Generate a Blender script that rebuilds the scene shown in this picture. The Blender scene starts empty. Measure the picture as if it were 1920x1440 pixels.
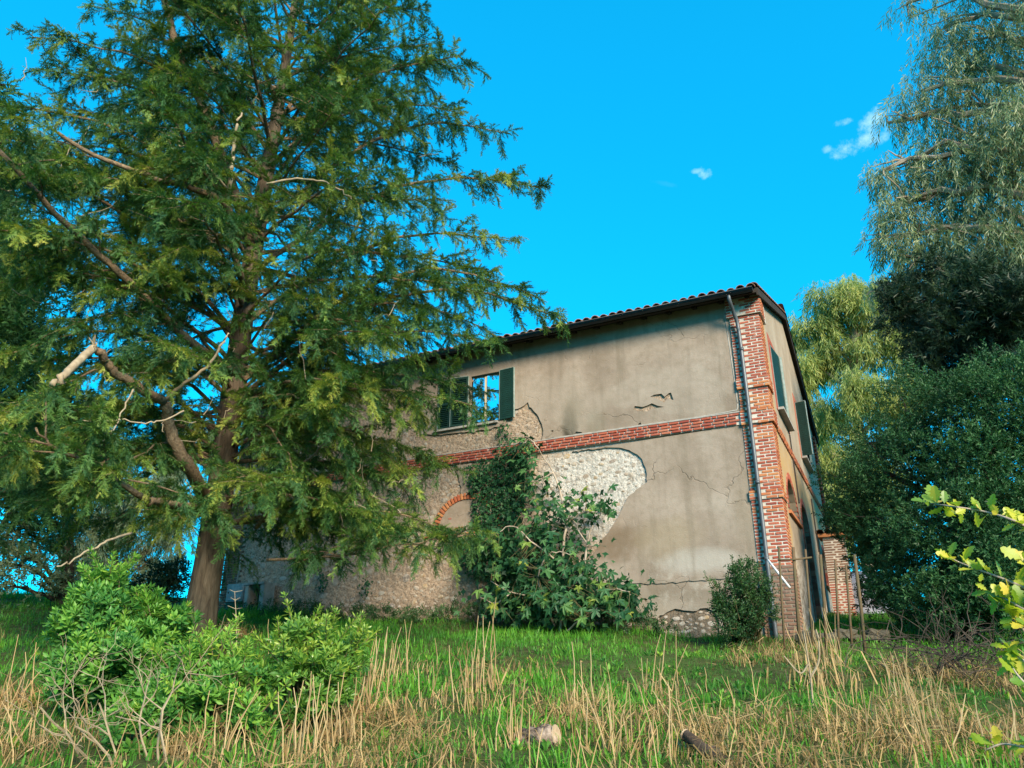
import bpy, bmesh, math, random
import numpy as np
from mathutils import Vector, Matrix, noise as mnoise
from mathutils.geometry import delaunay_2d_cdt

random.seed(11)
rng = np.random.default_rng(11)
scn = bpy.context.scene
COL = scn.collection
R = math.radians

# ------------------------------------------------------------------ camera, sky, sun, exposure
F = 1440.0
TH = R(21.6)
CT, ST = math.cos(TH), math.sin(TH)
CAM = np.array([0.0, 0.0, -0.82])
cam_d = bpy.data.cameras.new('camera')
cam_d.lens = 27.0
cam_d.sensor_width = 36.0
cam_d.clip_start = 0.05
cam_d.clip_end = 3000
cam = bpy.data.objects.new('camera', cam_d)
cam.location = CAM
cam.rotation_euler = (R(90) + TH, 0, 0)
COL.objects.link(cam)
scn.camera = cam

SUN_AZ = R(158)      # from +Y towards +X: behind the camera
SUN_EL = R(26)
world = bpy.data.worlds.new('World')
scn.world = world
world.use_nodes = True
wt = world.node_tree
wt.nodes.clear()
sky = wt.nodes.new('ShaderNodeTexSky')
sky.sky_type = 'NISHITA'
sky.sun_disc = False
sky.sun_elevation = SUN_EL
sky.sun_rotation = SUN_AZ
sky.air_density = 1.0
sky.dust_density = 0.3
sky.ozone_density = 1.5
tint = wt.nodes.new('ShaderNodeMix'); tint.data_type = 'RGBA'; tint.blend_type = 'MULTIPLY'
tint.inputs[0].default_value = 1.0
tint.inputs[7].default_value = (0.018, 1.47, 2.17, 1)
gam = wt.nodes.new('ShaderNodeGamma'); gam.inputs[1].default_value = 0.58
wt.links.new(sky.outputs[0], gam.inputs[0])
wt.links.new(gam.outputs[0], tint.inputs[6])
bgn = wt.nodes.new('ShaderNodeBackground')
bgn.inputs[1].default_value = 0.15
wout = wt.nodes.new('ShaderNodeOutputWorld')
wt.links.new(bgn.outputs[0], wout.inputs[0])

sun_d = bpy.data.lights.new('sun', 'SUN')
sun_d.energy = 5.0
sun_d.angle = R(20)
sun_d.color = (1.0, 0.82, 0.60)
sun = bpy.data.objects.new('sun', sun_d)
sdir = Vector((math.sin(SUN_AZ) * math.cos(SUN_EL), math.cos(SUN_AZ) * math.cos(SUN_EL), math.sin(SUN_EL)))
sun.rotation_euler = sdir.to_track_quat('Z', 'Y').to_euler()
sun.location = sdir * 60
COL.objects.link(sun)

scn.view_settings.view_transform = 'Standard'
scn.view_settings.look = 'None'
scn.view_settings.gamma = 1.0
scn.view_settings.exposure = 0.93
scn.view_settings.use_curve_mapping = False
scn.cycles.max_bounces = 5
scn.cycles.diffuse_bounces = 3
scn.cycles.transmission_bounces = 3
scn.cycles.transparent_max_bounces = 4
scn.cycles.use_denoising = True


def ray(px, py):
    a, b = px - 960.0, 720.0 - py
    return np.array([a, -b * ST + F * CT, b * CT + F * ST])


def P(px, py, D):
    """World point seen at a photo pixel, D metres away on the map."""
    r = ray(px, py)
    return CAM + r * (D / math.hypot(r[0], r[1]))


# small clouds: soft wisps in fixed sky directions
def build_clouds():
    nt = wt
    geo = nt.nodes.new('ShaderNodeTexCoord')
    acc = None
    for (px, py, ax, ay, amp, tilt) in ((1615, 268, 52, 16, .8, 0.45), (1638, 225, 26, 22, .8, 0.3), (1326, 327, 17, 11, .75, -0.5), (1308, 320, 14, 5, .5, .1), (1582, 230, 20, 7, .55, 0.3),
                                        (1553, 279, 10, 8, .5, 0.3), (1250, 345, 30, 5, .03, -0.2)):
        d = Vector(ray(px, py)).normalized()
        right = Vector((1, 0, 0)); right = (right - d * right.dot(d)).normalized()
        up = right.cross(d)
        if up.z < 0: up = -up
        rx = right * math.cos(tilt) + up * math.sin(tilt)
        uy = up * math.cos(tilt) - right * math.sin(tilt)
        dots = []
        for vec, s in ((rx, ax / F), (uy, ay / F)):
            sub = nt.nodes.new('ShaderNodeVectorMath'); sub.operation = 'SUBTRACT'
            nt.links.new(geo.outputs['Generated'], sub.inputs[0]); sub.inputs[1].default_value = d
            dp = nt.nodes.new('ShaderNodeVectorMath'); dp.operation = 'DOT_PRODUCT'
            nt.links.new(sub.outputs[0], dp.inputs[0]); dp.inputs[1].default_value = vec / s
            sq = nt.nodes.new('ShaderNodeMath'); sq.operation = 'MULTIPLY'
            nt.links.new(dp.outputs['Value'], sq.inputs[0]); nt.links.new(dp.outputs['Value'], sq.inputs[1])
            dots.append(sq)
        ad = nt.nodes.new('ShaderNodeMath'); ad.operation = 'ADD'
        nt.links.new(dots[0].outputs[0], ad.inputs[0]); nt.links.new(dots[1].outputs[0], ad.inputs[1])
        no = nt.nodes.new('ShaderNodeTexNoise'); no.inputs['Scale'].default_value = 60; no.inputs['Detail'].default_value = 8; no.inputs['Roughness'].default_value = .65
        nt.links.new(geo.outputs['Generated'], no.inputs['Vector'])
        a2 = nt.nodes.new('ShaderNodeMath'); a2.operation = 'MULTIPLY_ADD'
        nt.links.new(no.outputs[0], a2.inputs[0]); a2.inputs[1].default_value = 4.6; nt.links.new(ad.outputs[0], a2.inputs[2])
        mr = nt.nodes.new('ShaderNodeMapRange'); mr.interpolation_type = 'SMOOTHSTEP'
        nt.links.new(a2.outputs[0], mr.inputs[0])
        mr.inputs[1].default_value = 3.3; mr.inputs[2].default_value = 1.5
        mr.inputs[3].default_value = 0; mr.inputs[4].default_value = amp
        if acc is None: acc = mr.outputs[0]
        else:
            mx = nt.nodes.new('ShaderNodeMath'); mx.operation = 'MAXIMUM'
            nt.links.new(acc, mx.inputs[0]); nt.links.new(mr.outputs[0], mx.inputs[1]); acc = mx.outputs[0]
    mix = nt.nodes.new('ShaderNodeMix'); mix.data_type = 'RGBA'
    nt.links.new(acc, mix.inputs[0]); nt.links.new(tint.outputs[2], mix.inputs[6])
    mix.inputs[7].default_value = (2.0, 3.6, 4.2, 1)
    nt.links.new(mix.outputs[2], bgn.inputs[0])


build_clouds()

# ------------------------------------------------------------------ frame of the house
DF = np.array([-0.898, 0.440]); DF /= np.linalg.norm(DF)      # along the front, away from the corner
DG = np.array([0.440, 0.898]); DG /= np.linalg.norm(DG)       # along the gable, away from the corner
_r = ray(1483, 1055)
C = _r[:2] / np.linalg.norm(_r[:2]) * 14.13


def hit(px, py, d, n, p):
    r = ray(px, py)
    o = C + n * p
    t = np.dot(o, n) / np.dot(r[:2], n)
    q = r[:2] * t
    return np.dot(q - C, d), r[2] * t + CAM[2]


def FUV(px, py, p=0.0):
    """photo pixel -> (u, z) on the front wall, p metres in front of it"""
    return hit(px, py, DF, -DG, p)


def FP(px, py, p=0.0):
    u, z = FUV(px, py, p)
    xy = C + DF * u - DG * p
    return np.array([xy[0], xy[1], z])


def loc2w(u, p, z):
    xy = C + DF * u - DG * p
    return np.array([xy[0], xy[1], z])


def ground(x, y):
    x = np.asarray(x, float); y = np.asarray(y, float)
    a = -2.37 + 0.172 * y
    b = 1.55 - 0.035 * (y - 23)
    k = 0.5
    z = -k * np.log(np.exp(-np.clip(a, -40, 40) / k) + np.exp(-np.clip(b, -40, 40) / k))
    z = np.where(y < -1, np.maximum(z, -2.62), z)
    z = np.where(y > 60, np.maximum(z, 0.2 - 0.002 * (y - 60)), z)
    z = z + 0.05 * np.sin(x * 1.3 + 0.6 * y) * np.cos(y * 1.1 - 0.4 * x) + 0.03 * np.sin(2.9 * x + 1.7) * np.sin(2.3 * y)
    # mound round the conifer, bank on the left, dip under the brushwood
    z = z + 0.16 * np.exp(-(((x + 4.94) / 1.6) ** 2 + ((y - 12.5) / 1.6) ** 2))
    z = z + 0.45 / (1 + np.exp((x + 8.5) * 1.2)) / (1 + np.exp(-(y - 14) * 0.8)) / (1 + np.exp((y - 40) * 0.3))
    return z


def GP(px, py, lift=0.0):
    """where the ray of a photo pixel meets the ground"""
    r = ray(px, py)
    r = r / math.hypot(r[0], r[1])
    last = 2.0
    for D in np.arange(2.5, 60, 0.05):
        q = CAM + r * D
        if q[2] <= ground(q[0], q[1]) + lift:
            return q
    return CAM + r * 20


def gz(x, y):
    return float(ground(x, y))


# ------------------------------------------------------------------ material helpers
class NT:
    def __init__(self, name):
        self.m = bpy.data.materials.new(name)
        self.m.use_nodes = True
        self.t = self.m.node_tree
        self.t.nodes.clear()
        self.out = self.n('ShaderNodeOutputMaterial')
        self.tc = None

    def n(self, k, **kw):
        o = self.t.nodes.new(k)
        for a, b in kw.items(): setattr(o, a, b)
        return o

    def l(self, a, b): self.t.links.new(a, b)

    def set(self, sock, v):
        if isinstance(v, (int, float)): sock.default_value = v
        elif isinstance(v, tuple):
            sock.default_value = v if len(v) == 4 or sock.type == 'VECTOR' else (*v, 1)
        else: self.l(v, sock)

    def obj(self):
        if not self.tc: self.tc = self.n('ShaderNodeTexCoord')
        return self.tc.outputs['Object']

    def noise(self, scale, detail=4, rough=0.55, vec=None, dist=0.0):
        o = self.n('ShaderNodeTexNoise')
        o.inputs['Scale'].default_value = scale; o.inputs['Detail'].default_value = detail
        o.inputs['Roughness'].default_value = rough; o.inputs['Distortion'].default_value = dist
        self.l(vec if vec is not None else self.obj(), o.inputs['Vector'])
        return o.outputs[0]

    def math(self, op, a, b=0.0, c=0.0):
        o = self.n('ShaderNodeMath', operation=op)
        self.set(o.inputs[0], a); self.set(o.inputs[1], b); self.set(o.inputs[2], c)
        return o.outputs[0]

    def ramp(self, fac, stops):
        o = self.n('ShaderNodeValToRGB')
        while len(o.color_ramp.elements) < len(stops): o.color_ramp.elements.new(0.5)
        for e, (p, c) in zip(o.color_ramp.elements, stops):
            e.position = p; e.color = (*c, 1)
        self.set(o.inputs[0], fac)
        return o.outputs[0]

    def mix(self, fac, a, b, mode='MIX'):
        o = self.n('ShaderNodeMix', data_type='RGBA', blend_type=mode)
        self.set(o.inputs[0], fac); self.set(o.inputs[6], a); self.set(o.inputs[7], b)
        return o.outputs[2]

    def rng(self, v, a, b, c=0.0, d=1.0):
        o = self.n('ShaderNodeMapRange', interpolation_type='SMOOTHSTEP')
        self.set(o.inputs[0], v)
        for i, q in enumerate((a, b, c, d)): o.inputs[i + 1].default_value = q
        return o.outputs[0]

    def bump(self, h, strength=0.5, dist=0.02):
        o = self.n('ShaderNodeBump')
        o.inputs['Strength'].default_value = strength; o.inputs['Distance'].default_value = dist
        self.l(h, o.inputs['Height'])
        return o.outputs[0]

    def principled(self, color, rough=0.8, spec=0.3, normal=None, metal=0.0):
        o = self.n('ShaderNodeBsdfPrincipled')
        self.set(o.inputs['Base Color'], color); self.set(o.inputs['Roughness'], rough)
        o.inputs['Specular IOR Level'].default_value = spec
        o.inputs['Metallic'].default_value = metal
        if normal is not None: self.l(normal, o.inputs['Normal'])
        self.l(o.outputs[0], self.out.inputs[0])
        return o


def leafmat(name, stops, transl=0.4, rough=0.45, spec=0.35, tmul=1.6):
    m = NT(name)
    at = m.n('ShaderNodeAttribute', attribute_name='v')
    col = m.ramp(at.outputs['Fac'], stops)
    p = m.principled(col, rough, spec)
    tr = m.n('ShaderNodeBsdfTranslucent')
    tcol = m.mix(1.0, col, (tmul, tmul * 1.05, tmul * 0.6), 'MULTIPLY')
    m.l(tcol, tr.inputs[0])
    mx = m.n('ShaderNodeMixShader'); mx.inputs[0].default_value = transl
    m.l(p.outputs[0], mx.inputs[1]); m.l(tr.outputs[0], mx.inputs[2])
    m.l(mx.outputs[0], m.out.inputs[0])
    return m.m


def leafinstmat(name, stops, transl=0.3, rough=0.5, spec=0.25, tmul=1.4):
    """as leafmat, for instanced shoots: tone of the shoot plus tone along it"""
    m = NT(name)
    ai = m.n('ShaderNodeAttribute', attribute_name='v', attribute_type='INSTANCER')
    at = m.n('ShaderNodeAttribute', attribute_name='tv')
    col = m.ramp(m.math('ADD', ai.outputs['Fac'], at.outputs['Fac']), stops)
    p = m.principled(col, rough, spec)
    tr = m.n('ShaderNodeBsdfTranslucent')
    m.l(m.mix(1.0, col, (tmul, tmul * 1.05, tmul * 0.6), 'MULTIPLY'), tr.inputs[0])
    mx = m.n('ShaderNodeMixShader'); mx.inputs[0].default_value = transl
    m.l(p.outputs[0], mx.inputs[1]); m.l(tr.outputs[0], mx.inputs[2])
    m.l(mx.outputs[0], m.out.inputs[0])
    return m.m


def leafobjmat(name, stops, transl=0.4, rough=0.45, spec=0.35, tmul=1.6):
    """as leafmat, but the tone comes from the single leaf object"""
    m = NT(name)
    at = m.n('ShaderNodeObjectInfo')
    col = m.ramp(at.outputs['Random'], stops)
    p = m.principled(col, rough, spec)
    tr = m.n('ShaderNodeBsdfTranslucent')
    m.l(m.mix(1.0, col, (tmul, tmul * 1.05, tmul * 0.6), 'MULTIPLY'), tr.inputs[0])
    mx = m.n('ShaderNodeMixShader'); mx.inputs[0].default_value = transl
    m.l(p.outputs[0], mx.inputs[1]); m.l(tr.outputs[0], mx.inputs[2])
    m.l(mx.outputs[0], m.out.inputs[0])
    return m.m


def simple(name, c1, c2, scale=8, rough=0.8, spec=0.3, bump=0.3, bscale=40, metal=0.0):
    m = NT(name)
    col = m.mix(m.rng(m.noise(scale, 5), 0.35, 0.65), c1, c2)
    m.principled(col, rough, spec, m.bump(m.noise(bscale, 4), bump, 0.01), metal)
    return m.m


def bark(name, c1, c2, c3, sx=10, sz=1.6, bump=0.8, dist=0.03):
    m = NT(name)
    mp = m.n('ShaderNodeMapping'); mp.inputs['Scale'].default_value = (sx, sx, sz)
    m.l(m.obj(), mp.inputs[0])
    n1 = m.noise(1.6, 6, 0.65, mp.outputs[0], 0.6)
    n2 = m.noise(2.2, 4)
    col = m.ramp(n1, [(0.3, c1), (0.52, c2), (0.72, c3)])
    col = m.mix(m.rng(n2, 0.45, 0.7, 0, 0.6), col, tuple(0.8 * q for q in c2))
    m.principled(col, 0.9, 0.15, m.bump(n1, bump, dist))
    return m.m


M = {}


def blob(m, sep, u0, z0, a, b):
    du = m.math('MULTIPLY', m.math('SUBTRACT', sep.outputs[0], u0), 1 / a)
    dz = m.math('MULTIPLY', m.math('SUBTRACT', sep.outputs[2], z0), 1 / b)
    return m.math('ADD', m.math('MULTIPLY', du, du), m.math('MULTIPLY', dz, dz))


def make_plaster():
    m = NT('old_beige_plaster')
    sep = m.n('ShaderNodeSeparateXYZ'); m.l(m.obj(), sep.inputs[0])
    n1 = m.noise(1.1, 6, 0.6); n2 = m.noise(7, 6, 0.65); n3 = m.noise(60, 3, 0.6)
    col = m.ramp(n1, [(0.3, (.195, .158, .127)), (0.5, (.272, .225, .186)), (0.7, (.33, .28, .237))])
    col = m.mix(m.rng(n2, 0.42, 0.7, 0, .5), col, (.20, .165, .125))
    col = m.mix(m.rng(n3, 0.55, 0.75, 0, .3), col, (.25, .21, .15))
    # black run-off stain over the string course, its paler neighbour
    for (px, py, a, b, c, k) in ((1068, 802, .20, .60, (.030, .027, .018), 1.0), (1072, 775, .30, .55, (.17, .15, .11), .5), (1115, 795, .28, .42, (.20, .18, .14), .55),
                                 (1155, 1020, .75, .42, (.14, .10, .065), .75), (1215, 1130, .55, .35, (.19, .15, .10), .6),
                                 (1250, 1010, .8, .5, (.27, .22, .15), .5), (1360, 590, .6, .35, (.26, .24, .21), .5), (1310, 1052, .8, .32, (.36, .34, .31), .7), (1260, 1110, .7, .22, (.15, .12, .09), .6), (1330, 1120, .5, .2, (.14, .115, .085), .6), (1400, 960, .3, .9, (.20, .165, .12), .5)):
        u, z = FUV(px, py)
        d = m.math('MULTIPLY_ADD', m.noise(3.4, 5, .6), 1.3, blob(m, sep, u, z, a, b))
        col = m.mix(m.rng(d, 1.75, 0.65, 0, k), col, c)
    # damp foot of the wall
    foot = m.math('MULTIPLY_ADD', m.noise(2.4, 5), 1.2, sep.outputs[2])
    col = m.mix(m.rng(foot, 1.75, 1.0, 0, .55), col, (.23, .205, .17))
    col = m.mix(m.rng(foot, 1.0, .55, 0, .8), col, (.24, .20, .15))
    # white blooms of salt low down
    bl = m.math('MULTIPLY', m.rng(m.noise(2.0, 6, .7), .5, .68), m.rng(sep.outputs[2], 1.7, 1.0))
    col = m.mix(m.math('MULTIPLY', bl, .7), col, (.36, .335, .295))
    # rain streaks and hair cracks
    mp = m.n('ShaderNodeMapping'); mp.inputs['Scale'].default_value = (5, 5, .45); m.l(m.obj(), mp.inputs[0])
    st = m.noise(1.0, 5, .6, mp.outputs[0])
    col = m.mix(m.rng(st, .48, .70, 0, .48), col, (.165, .138, .105))
    wob = m.n('ShaderNodeVectorMath', operation='MULTIPLY_ADD'); nc = m.n('ShaderNodeTexNoise'); nc.inputs['Scale'].default_value = 3; nc.inputs['Detail'].default_value = 4
    m.l(m.obj(), nc.inputs['Vector']); m.l(nc.outputs['Color'], wob.inputs[0]); wob.inputs[1].default_value = (.5, .5, .5); m.l(m.obj(), wob.inputs[2])
    vo = m.n('ShaderNodeTexVoronoi', feature='DISTANCE_TO_EDGE'); vo.inputs['Scale'].default_value = .75; m.l(wob.outputs[0], vo.inputs['Vector'])
    crack = m.math('MULTIPLY', m.rng(vo.outputs['Distance'], .010, .002), m.rng(m.noise(.9, 3), .45, .62))
    col = m.mix(m.math('MULTIPLY', crack, .35), col, (.07, .055, .04))
    patch = m.rng(m.noise(.55, 3, .4), .56, .60)
    col = m.mix(m.math('MULTIPLY', patch, .22), col, (.33, .30, .26))
    h = m.math('ADD', m.math('MULTIPLY', n2, .7), m.math('MULTIPLY', n3, .35))
    h = m.math('SUBTRACT', h, m.math('MULTIPLY', crack, .8))
    m.principled(col, .92, .12, m.bump(h, .55, .02))
    return m.m


def make_mortar_wall():
    m = NT('rubble_masonry_mortar')
    sep = m.n('ShaderNodeSeparateXYZ'); m.l(m.obj(), sep.inputs[0])
    n2 = m.noise(5, 6, .65); n3 = m.noise(26, 5, .7)
    vor = m.n('ShaderNodeTexVoronoi'); vor.inputs['Scale'].default_value = 9.5
    m.l(m.obj(), vor.inputs['Vector'])
    pink = m.ramp(n3, [(.3, (.13, .10, .072)), (.45, (.32, .245, .185)), (.7, (.46, .37, .29))])
    white = m.ramp(n3, [(.28, (.22, .20, .175)), (.42, (.47, .455, .425)), (.7, (.64, .63, .60))])
    # lime wash left on the masonry beside the sound plaster
    u0, z0 = FUV(1120, 910)
    d = m.math('MULTIPLY_ADD', m.noise(2.2, 5), .9, blob(m, sep, u0, z0, 1.35, 1.05))
    col = m.mix(m.rng(d, 1.9, .9, 0, .8), pink, white)
    col = m.mix(m.rng(n2, .5, .72, 0, .55), col, (.20, .15, .105))
    col = m.mix(m.rng(m.math('MULTIPLY_ADD', n2, .9, sep.outputs[2]), 1.55, .95, 0, .75), col, (.12, .10, .075))
    h = m.math('ADD', m.math('MULTIPLY', n3, .7), m.math('MULTIPLY', vor.outputs[0], -.5))
    m.principled(col, .95, .1, m.bump(m.math('ADD', h, m.math('MULTIPLY', n2, .8)), 1.0, .05))
    return m.m


def make_gable_plaster():
    m = NT('gable_plaster_with_ochre_tone')
    sep = m.n('ShaderNodeSeparateXYZ'); m.l(m.obj(), sep.inputs[0])
    n1 = m.noise(1.3, 6, .6); n2 = m.noise(9, 5, .65); n4 = m.noise(2.0, 4, .6)
    col = m.ramp(n1, [(.3, (.25, .20, .15)), (.55, (.31, .26, .20)), (.72, (.36, .31, .25))])
    # ochre tone beside the brick pilaster and below the string course
    d = m.math('MULTIPLY_ADD', n4, 1.6, m.math('MULTIPLY', sep.outputs[1], -1.0))
    col = m.mix(m.rng(d, 2.0, 1.3, 0, .85), col, (.44, .28, .085))
    d2 = m.math('MULTIPLY_ADD', n4, 2.2, m.math('ABSOLUTE', m.math('SUBTRACT', sep.outputs[2], 3.3)))
    col = m.mix(m.rng(d2, 1.9, 1.1, 0, .6), col, (.42, .27, .10))
    peel = m.rng(m.math('MULTIPLY_ADD', n2, 1.4, sep.outputs[2]), 2.45, 1.75)
    col = m.mix(m.math('MULTIPLY', peel, .8), col, m.ramp(n2, [(.4, (.17, .14, .11)), (.6, (.50, .48, .44))]))
    m.principled(col, .92, .12, m.bump(n2, .5, .02))
    return m.m


def make_brick(name, stops, white=.55):
    m = NT(name)
    oi = m.n('ShaderNodeObjectInfo')
    va = m.n('ShaderNodeAttribute', attribute_name='v')
    key = m.math('FRACT', m.math('ADD', oi.outputs['Random'], va.outputs['Fac']))
    col = m.ramp(key, stops)
    geo = m.n('ShaderNodeNewGeometry')
    n1 = m.noise(7, 5, .65, geo.outputs['Position']); n2 = m.noise(45, 4, .6, geo.outputs['Position'])
    col = m.mix(m.rng(n1, .56, .74, 0, white), col, (.52, .40, .34))
    col = m.mix(m.rng(n2, .55, .75, 0, .5), col, (.16, .06, .035))
    m.principled(col, .9, .15, m.bump(n2, .6, .008))
    return m.m


def make_stone():
    m = NT('field_stone')
    oi = m.n('ShaderNodeObjectInfo')
    va = m.n('ShaderNodeAttribute', attribute_name='v')
    key = m.math('FRACT', m.math('ADD', oi.outputs['Random'], va.outputs['Fac']))
    col = m.ramp(key, [(0, (.30, .265, .225)), (.22, (.22, .16, .115)), (.36, (.36, .33, .29)), (.5, (.27, .205, .15)), (.62, (.36, .26, .15)), (.74, (.14, .13, .125)),
                       (.86, (.32, .245, .19)), (1, (.38, .35, .32))])
    geo = m.n('ShaderNodeNewGeometry')
    n1 = m.noise(14, 5, .65, geo.outputs['Position'])
    col = m.mix(m.rng(n1, .42, .62, 0, .75), col, (.42, .38, .33))
    m.principled(col, .92, .12, m.bump(n1, .6, .015))
    return m.m


BRICKS = [(0, (.33, .085, .052)), (.2, (.26, .060, .042)), (.4, (.38, .115, .070)), (.6, (.23, .055, .042)), (.8, (.41, .16, .10)), (1, (.31, .08, .052))]
M['plaster'] = make_plaster()
M['rubble'] = make_mortar_wall()
M['gable'] = make_gable_plaster()
M['brick'] = make_brick('red_brick', BRICKS)
M['brick_orange'] = make_brick('orange_brick', [(0, (.42, .15, .065)), (.3, (.34, .095, .05)), (.6, (.46, .20, .085)), (1, (.30, .08, .05))], .4)
M['brick_old'] = make_brick('weathered_brown_brick', [(0, (.17, .10, .075)), (.35, (.23, .13, .09)), (.65, (.13, .085, .07)), (1, (.27, .15, .10))], .3)
M['stone'] = make_stone()
M['mortar'] = simple('pale_lime_mortar', (.52, .49, .44), (.40, .36, .31), 9, .95, .1, .6, 70)
M['mortar_old'] = simple('dark_old_mortar', (.22, .19, .15), (.15, .13, .10), 9, .95, .1, .6, 70)
M['cement'] = simple('grey_cement', (.36, .35, .33), (.26, .25, .23), 6, .9, .15, .5, 50)
M['tile'] = make_brick('clay_roof_tile', [(0, (.20, .115, .085)), (.5, (.28, .15, .10)), (1, (.15, .10, .085))], .25)
M['zinc'] = simple('painted_zinc_gutter', (0.035, 0.039, 0.046), (0.046, 0.050, 0.057), 4, .45, .5, .1, 30, .35)
M['pipe'] = simple('blue_grey_downpipe', (0.085, 0.100, 0.117), (0.065, 0.077, 0.090), 5, .45, .5, .15, 30, .2)
M['wood_dark'] = simple('dark_soffit_wood', (0.036, 0.029, 0.024), (0.024, 0.020, 0.018), 6, .85, .2, .4, 40)
M['green_paint'] = simple('dark_green_shutter_paint', (.004, .026, .022), (.006, .036, .030), 4, .6, .3, .2, 60)
M['green_edge'] = simple('pale_halo_grey_green', (.26, .31, .30), (.17, .24, .22), 12, .6, .3, .2, 60)  # pale tone for the bright outline drawn round shutter leaves
M['frame'] = simple('cream_window_frame', (.52, .45, .33), (.44, .38, .28), 6, .6, .3, .1, 30)
M['iron'] = simple('black_iron', (.025, .022, .020), (.045, .035, .028), 14, .7, .35, .4, 60)
M['rust'] = simple('rusty_olive_iron', (.085, .070, .035), (.12, .075, .040), 10, .8, .3, .5, 60)
M['white_paint'] = simple('white_paint', (.72, .72, .72), (.62, .62, .62), 8, .6, .3, .1, 40)
M['dark'] = simple('unlit_dark_backing', (.012, .012, .012), (.02, .018, .016), 3, .9, .1, .1, 10)  # near-black colour standing in for unlit space behind openings


def make_glass():
    m = NT('window_glass')
    p = m.principled((.78, .82, .90), .02, .5, None, 1.0)
    return m.m


M['glass'] = make_glass()
M['soil'] = None

# ------------------------------------------------------------------ mesh helpers


class Geo:
    """collects triangles; v is a tone per vertex"""

    def __init__(self):
        self.V, self.T, self.A, self.n = [], [], [], 0

    def add(self, V, T, v=0.5):
        V = np.asarray(V, float).reshape(-1, 3); T = np.asarray(T, int).reshape(-1, 3)
        self.V.append(V); self.T.append(T + self.n)
        self.A.append(np.full(len(V), v) if np.isscalar(v) else np.asarray(v, float))
        self.n += len(V)
        return self

    def box(self, c, s, v=0.5, rot=None):
        x = np.array([[i, j, k] for i in (-.5, .5) for j in (-.5, .5) for k in (-.5, .5)]) * np.asarray(s, float)
        if rot is not None: x = x @ np.asarray(rot).T
        T = [(0, 1, 3), (0, 3, 2), (4, 6, 7), (4, 7, 5), (0, 4, 5), (0, 5, 1), (2, 3, 7), (2, 7, 6), (0, 2, 6), (0, 6, 4), (1, 5, 7), (1, 7, 3)]
        return self.add(x + np.asarray(c, float), T, v)

    def tube(self, pts, rad, n=6, v=0.5, cap=True):
        pts = np.asarray(pts, float)
        k = len(pts)
        rad = np.broadcast_to(np.asarray(rad, float), (k,)) if np.ndim(rad) < 2 else rad
        tan = np.gradient(pts, axis=0)
        tan /= np.linalg.norm(tan, axis=1)[:, None] + 1e-9
        ref = np.array([0, 0, 1.0]) if abs(tan[0][2]) < .9 else np.array([1.0, 0, 0])
        a = np.cross(tan, ref); bad = np.linalg.norm(a, axis=1) < 1e-3
        a[bad] = np.cross(tan[bad], [0.3, 0.9, 0.1])
        a /= np.linalg.norm(a, axis=1)[:, None]
        b = np.cross(tan, a)
        ang = np.arange(n) * 2 * math.pi / n
        ring = a[:, None, :] * np.cos(ang)[None, :, None] + b[:, None, :] * np.sin(ang)[None, :, None]
        V = (pts[:, None, :] + ring * rad[:, None, None]).reshape(-1, 3)
        T = []
        for i in range(k - 1):
            for j in range(n):
                p, q = i * n + j, i * n + (j + 1) % n
                T += [(p, q, q + n), (p, q + n, p + n)]
        if cap:
            V = np.vstack([V, pts[0], pts[-1]])
            for j in range(n):
                T.append((k * n, (j + 1) % n, j)); T.append((k * n + 1, (k - 1) * n + j, (k - 1) * n + (j + 1) % n))
        return self.add(V, T, v)

    def scatter(self, tv, tt, loc, X, Y, Z, scale, v, tvar=None):
        """template tv/tt placed at loc with axes X,Y,Z (K,3) and scale (K,)"""
        loc = np.asarray(loc); K = len(loc)
        if K == 0: return self
        sc = np.broadcast_to(np.asarray(scale, float), (K,))[:, None, None]
        Mx = np.stack([X, Y, Z], axis=1) * sc                  # (K,3axes,3)
        V = np.einsum('ni,kij->knj', tv, Mx) + loc[:, None, :]
        T = tt[None] + (np.arange(K) * len(tv))[:, None, None]
        A = np.broadcast_to(np.asarray(v, float), (K,))[:, None] + (np.zeros(len(tv)) if tvar is None else tvar)[None]
        return self.add(V.reshape(-1, 3), T.reshape(-1, 3), np.clip(A, 0, 1).reshape(-1))

    def mesh(self, name, mat, smooth=False, off=None):
        V = np.concatenate(self.V); T = np.concatenate(self.T); A = np.concatenate(self.A)
        if off is not None: V = V - np.asarray(off, float)
        me = bpy.data.meshes.new(name)
        me.vertices.add(len(V)); me.vertices.foreach_set('co', V.astype(np.float32).ravel())
        me.loops.add(T.size); me.loops.foreach_set('vertex_index', T.astype(np.int32).ravel())
        me.polygons.add(len(T)); me.polygons.foreach_set('loop_start', np.arange(0, T.size, 3, dtype=np.int32))
        me.polygons.foreach_set('use_smooth', np.full(len(T), bool(smooth)))
        at = me.attributes.new('v', 'FLOAT', 'POINT'); at.data.foreach_set('value', A.astype(np.float32))
        me.update(calc_edges=True)
        if mat is not None: me.materials.append(mat)
        return me


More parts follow.
